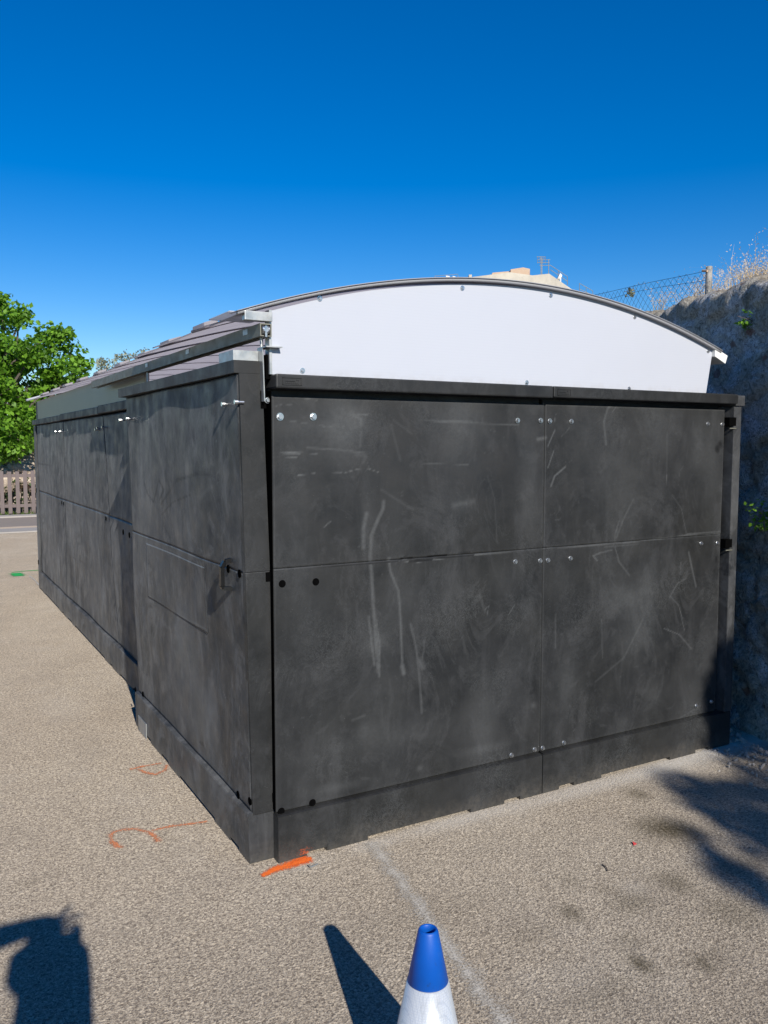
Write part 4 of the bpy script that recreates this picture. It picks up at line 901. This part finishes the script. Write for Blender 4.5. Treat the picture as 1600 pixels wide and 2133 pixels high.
for (x, y, mt_, w_, h_) in ((933, 578, 'clothw', 8, 8), (940, 580, 'clothr', 5, 6), (946, 579, 'clothw', 6, 8)):
    P = [at(x - w_ / 2, y - h_ / 2, D2 - .1), at(x + w_ / 2, y - h_ / 2 + 1, D2 - .1), at(x + w_ / 2 - 1, y + h_ / 2, D2 - .1), at(x - w_ / 2 + 1, y + h_ / 2 - 1, D2 - .1)]
    MB().prism(P, Vector((_F.x, _F.y, 0)) * .05).build('laundry', M[mt_], org=P[0], label={933: 'white cloth hung leftmost on the terrace rail beyond the shed roof', 940: 'small red cloth hung on the terrace rail beyond the shed roof', 946: 'white cloth hung rightmost on the terrace rail beyond the shed roof'}[x], cat='laundry')
D3 = 30.
b3 = thing('apartment_building', Vector((at(1222, 640, D3).x, at(1222, 640, D3).y, 0)), 'low building with a thin terrace railing, right of the cream building', 'building')
wallprism(MB(), [(1204, 622), (1250, 628)], D3, 5).build('wall', M['render'], b3)
a = MB()
for p_, q_ in (((1207, 590), (1235, 606)), ((1207, 590), (1207, 624)), ((1221, 598), (1221, 626)), ((1235, 606), (1235, 630)), ((1207, 602), (1235, 615))): a.tube(at(*p_, D3), at(*q_, D3), .010, n=5)
a.build('railing', M['galv_dull'], b3)

# ------------------------------------------------------------------ the photographer, standing behind the camera (only the shadow is in view)
def inv(x, y, Yp):      # body point at depth Yp whose sun shadow lies where the photo shows it
    g_ = gz(x, y); return g_ - SD * (g_.y - Yp)
def skin(name, mat, parent, nodes, edges, root=0, sub=2, org=None):
    org = Vector(org if org else ORG[parent.name]); me = bpy.data.meshes.new(name)
    me.from_pydata([tuple(Vector(p) - org) for p, r in nodes], edges, []); me.materials.append(mat)
    o = bpy.data.objects.new(name, me); link(o, parent, org)
    md = o.modifiers.new('skin', 'SKIN'); md.use_smooth_shade = True
    for i, (p, r) in enumerate(nodes):
        v = me.skin_vertices[0].data[i]; v.radius = (r, r) if not isinstance(r, tuple) else r; v.use_root = (i == root)
    if sub: s_ = o.modifiers.new('sub', 'SUBSURF'); s_.levels = sub; s_.render_levels = sub
    return o
fx, fy = _F.x, _F.y; bx_, by_ = -.175, -.33
def bp(r_, f_, z): return Vector((bx_ + _R.x * r_ + fx * f_, by_ + _R.y * r_ + fy * f_, z))
rhand = inv(166, 2000, -.05); rwr = inv(168, 2040, -.07); rel = inv(160, 2200, -.16)
lpalm = inv(100, 1925, -.10); lwr = inv(55, 1935, -.12); lel = inv(-75, 1975, -.22)
nodes = [(bp(0, 0, .95), (.15, .11)), (bp(0, 0, 1.15), (.135, .10)), (bp(0, .02, 1.36), (.15, .10)), (bp(0, .03, 1.47), (.095, .08)), (bp(0, .05, 1.54), .07),
         (bp(0, .08, 1.62), (.085, .09)), (bp(0, .08, 1.70), (.09, .095)), (bp(0, .07, 1.76), (.05, .06)),
         (bp(.19, .02, 1.40), .05), (rel, .05), (rwr, .036), (rhand, .042),
         (bp(-.17, .02, 1.44), .055), (lel, .05), (lwr, .036), (lpalm, .036),
         (bp(.09, 0, .88), .09), (bp(.10, .02, .48), .055), (bp(.10, -.02, .09), .038), (bp(.11, .12, .04), .035),
         (bp(-.09, 0, .88), .09), (bp(-.10, .02, .48), .055), (bp(-.10, -.02, .09), .038), (bp(-.11, .12, .04), .035)]
edges = [(0, 1), (1, 2), (2, 3), (3, 4), (4, 5), (5, 6), (6, 7), (2, 8), (8, 9), (9, 10), (10, 11), (2, 12), (12, 13), (13, 14), (14, 15), (0, 16), (16, 17), (17, 18), (18, 19), (0, 20), (20, 21), (21, 22), (22, 23)]
# fingers of the left hand spread towards the shade; right hand wraps the phone
def addchain(start, pts, r):
    pr_ = start
    for i, p in enumerate(pts): nodes.append((p, r * (1 - .12 * i))); edges.append((pr_, len(nodes) - 1)); pr_ = len(nodes) - 1
for tip, l in (((152, 1886), 1), ((174, 1906), 1), ((172, 1930), 1), ((160, 1932), .9)):
    a_ = inv(118 + 4, 1925 + (tip[1] - 1915) * .45, -.08); b_ = inv(*tip, -.05); addchain(15, [a_, a_.lerp(b_, .5) + Vector((0, .004, .002)), b_], .0095)
addchain(15, [inv(108, 1948, -.06), inv(130, 1956, -.05)], .011)
for k, dz in enumerate((.03, .01, -.012, -.034)):
    q = rhand + Vector((0, 0, dz)); addchain(11, [q + Vector((.022, .012, 0)), q + Vector((.012, .030, 0)), q + Vector((-.018, .034, 0))], .009)
addchain(11, [rhand + Vector((-.015, -.012, .03)), rhand + Vector((-.035, -.008, .05))], .011)
prs = thing('person', (bx_, by_, 0), 'person in navy shirt behind the camera holding up a phone, other hand shading it', 'person')
skin('body', M['skin'], prs, nodes, edges)
skin('shirt', M['shirt'], prs, [(bp(0, 0, .90), (.175, .13)), (bp(0, 0, 1.15), (.15, .115)), (bp(0, .02, 1.37), (.165, .115)), (bp(.18, .02, 1.40), .06), (bp(.19, .02, 1.40).lerp(rel, .6), .05), (bp(-.175, .02, 1.45), .07), (bp(-.17, .02, 1.44).lerp(lel, .75), .07)],
     [(0, 1), (1, 2), (2, 3), (3, 4), (2, 5), (5, 6)])
skin('trousers', M['trousers'], prs, [(bp(0, 0, .96), (.165, .125)), (bp(.09, 0, .85), .10), (bp(.10, .02, .48), .075), (bp(.10, -.02, .10), .06), (bp(-.09, 0, .85), .10), (bp(-.10, .02, .48), .075), (bp(-.10, -.02, .10), .06)], [(0, 1), (1, 2), (2, 3), (0, 4), (4, 5), (5, 6)])
skin('hair', M['hair'], prs, [(bp(0, .02, 1.60), (.10, .09)), (bp(0, .03, 1.68), (.105, .10)), (bp(0, .04, 1.76), (.07, .075))], [(0, 1), (1, 2)])
fc = MB(); fc.tube(bp(0, .16, 1.66), bp(0, .185, 1.65), .012, .016, n=10).tube(bp(0, .155, 1.70), bp(0, .17, 1.67), .008, .012, n=8); fc.build('nose', M['skin'], prs, smooth=True)
for s_ in (-1, 1):
    MB().tube(bp(.03 * s_, .15, 1.70), bp(.03 * s_, .162, 1.70), .011, n=12).build('eye', M['clothw'], prs); MB().tube(bp(.078 * s_, .07, 1.67), bp(.09 * s_, .06, 1.68), .026, .03, n=10).build('ear', M['skin'], prs)
    MB().box(bp(.1 * s_, .05, 0).x - .05, bp(.1 * s_, .05, 0).x + .05, bp(.1 * s_, .05, 0).y - .12, bp(.1 * s_, .05, 0).y + .16, 0, .08, .02).build('shoe', M['rubber'], prs)
MB().box(bp(0, .165, 1.61).x - .022, bp(0, .165, 1.61).x + .022, bp(0, .165, 1.61).y - .004, bp(0, .165, 1.61).y + .004, 1.607, 1.617, .002).build('mouth', M['terra'], prs)
MB().box(-.064, .010, -.040, -.031, 1.455, 1.612, .004).build('smartphone', M['phone'], org=(-.03, -.035, 1.53), label='black smartphone held up by the person behind the camera', cat='phone')
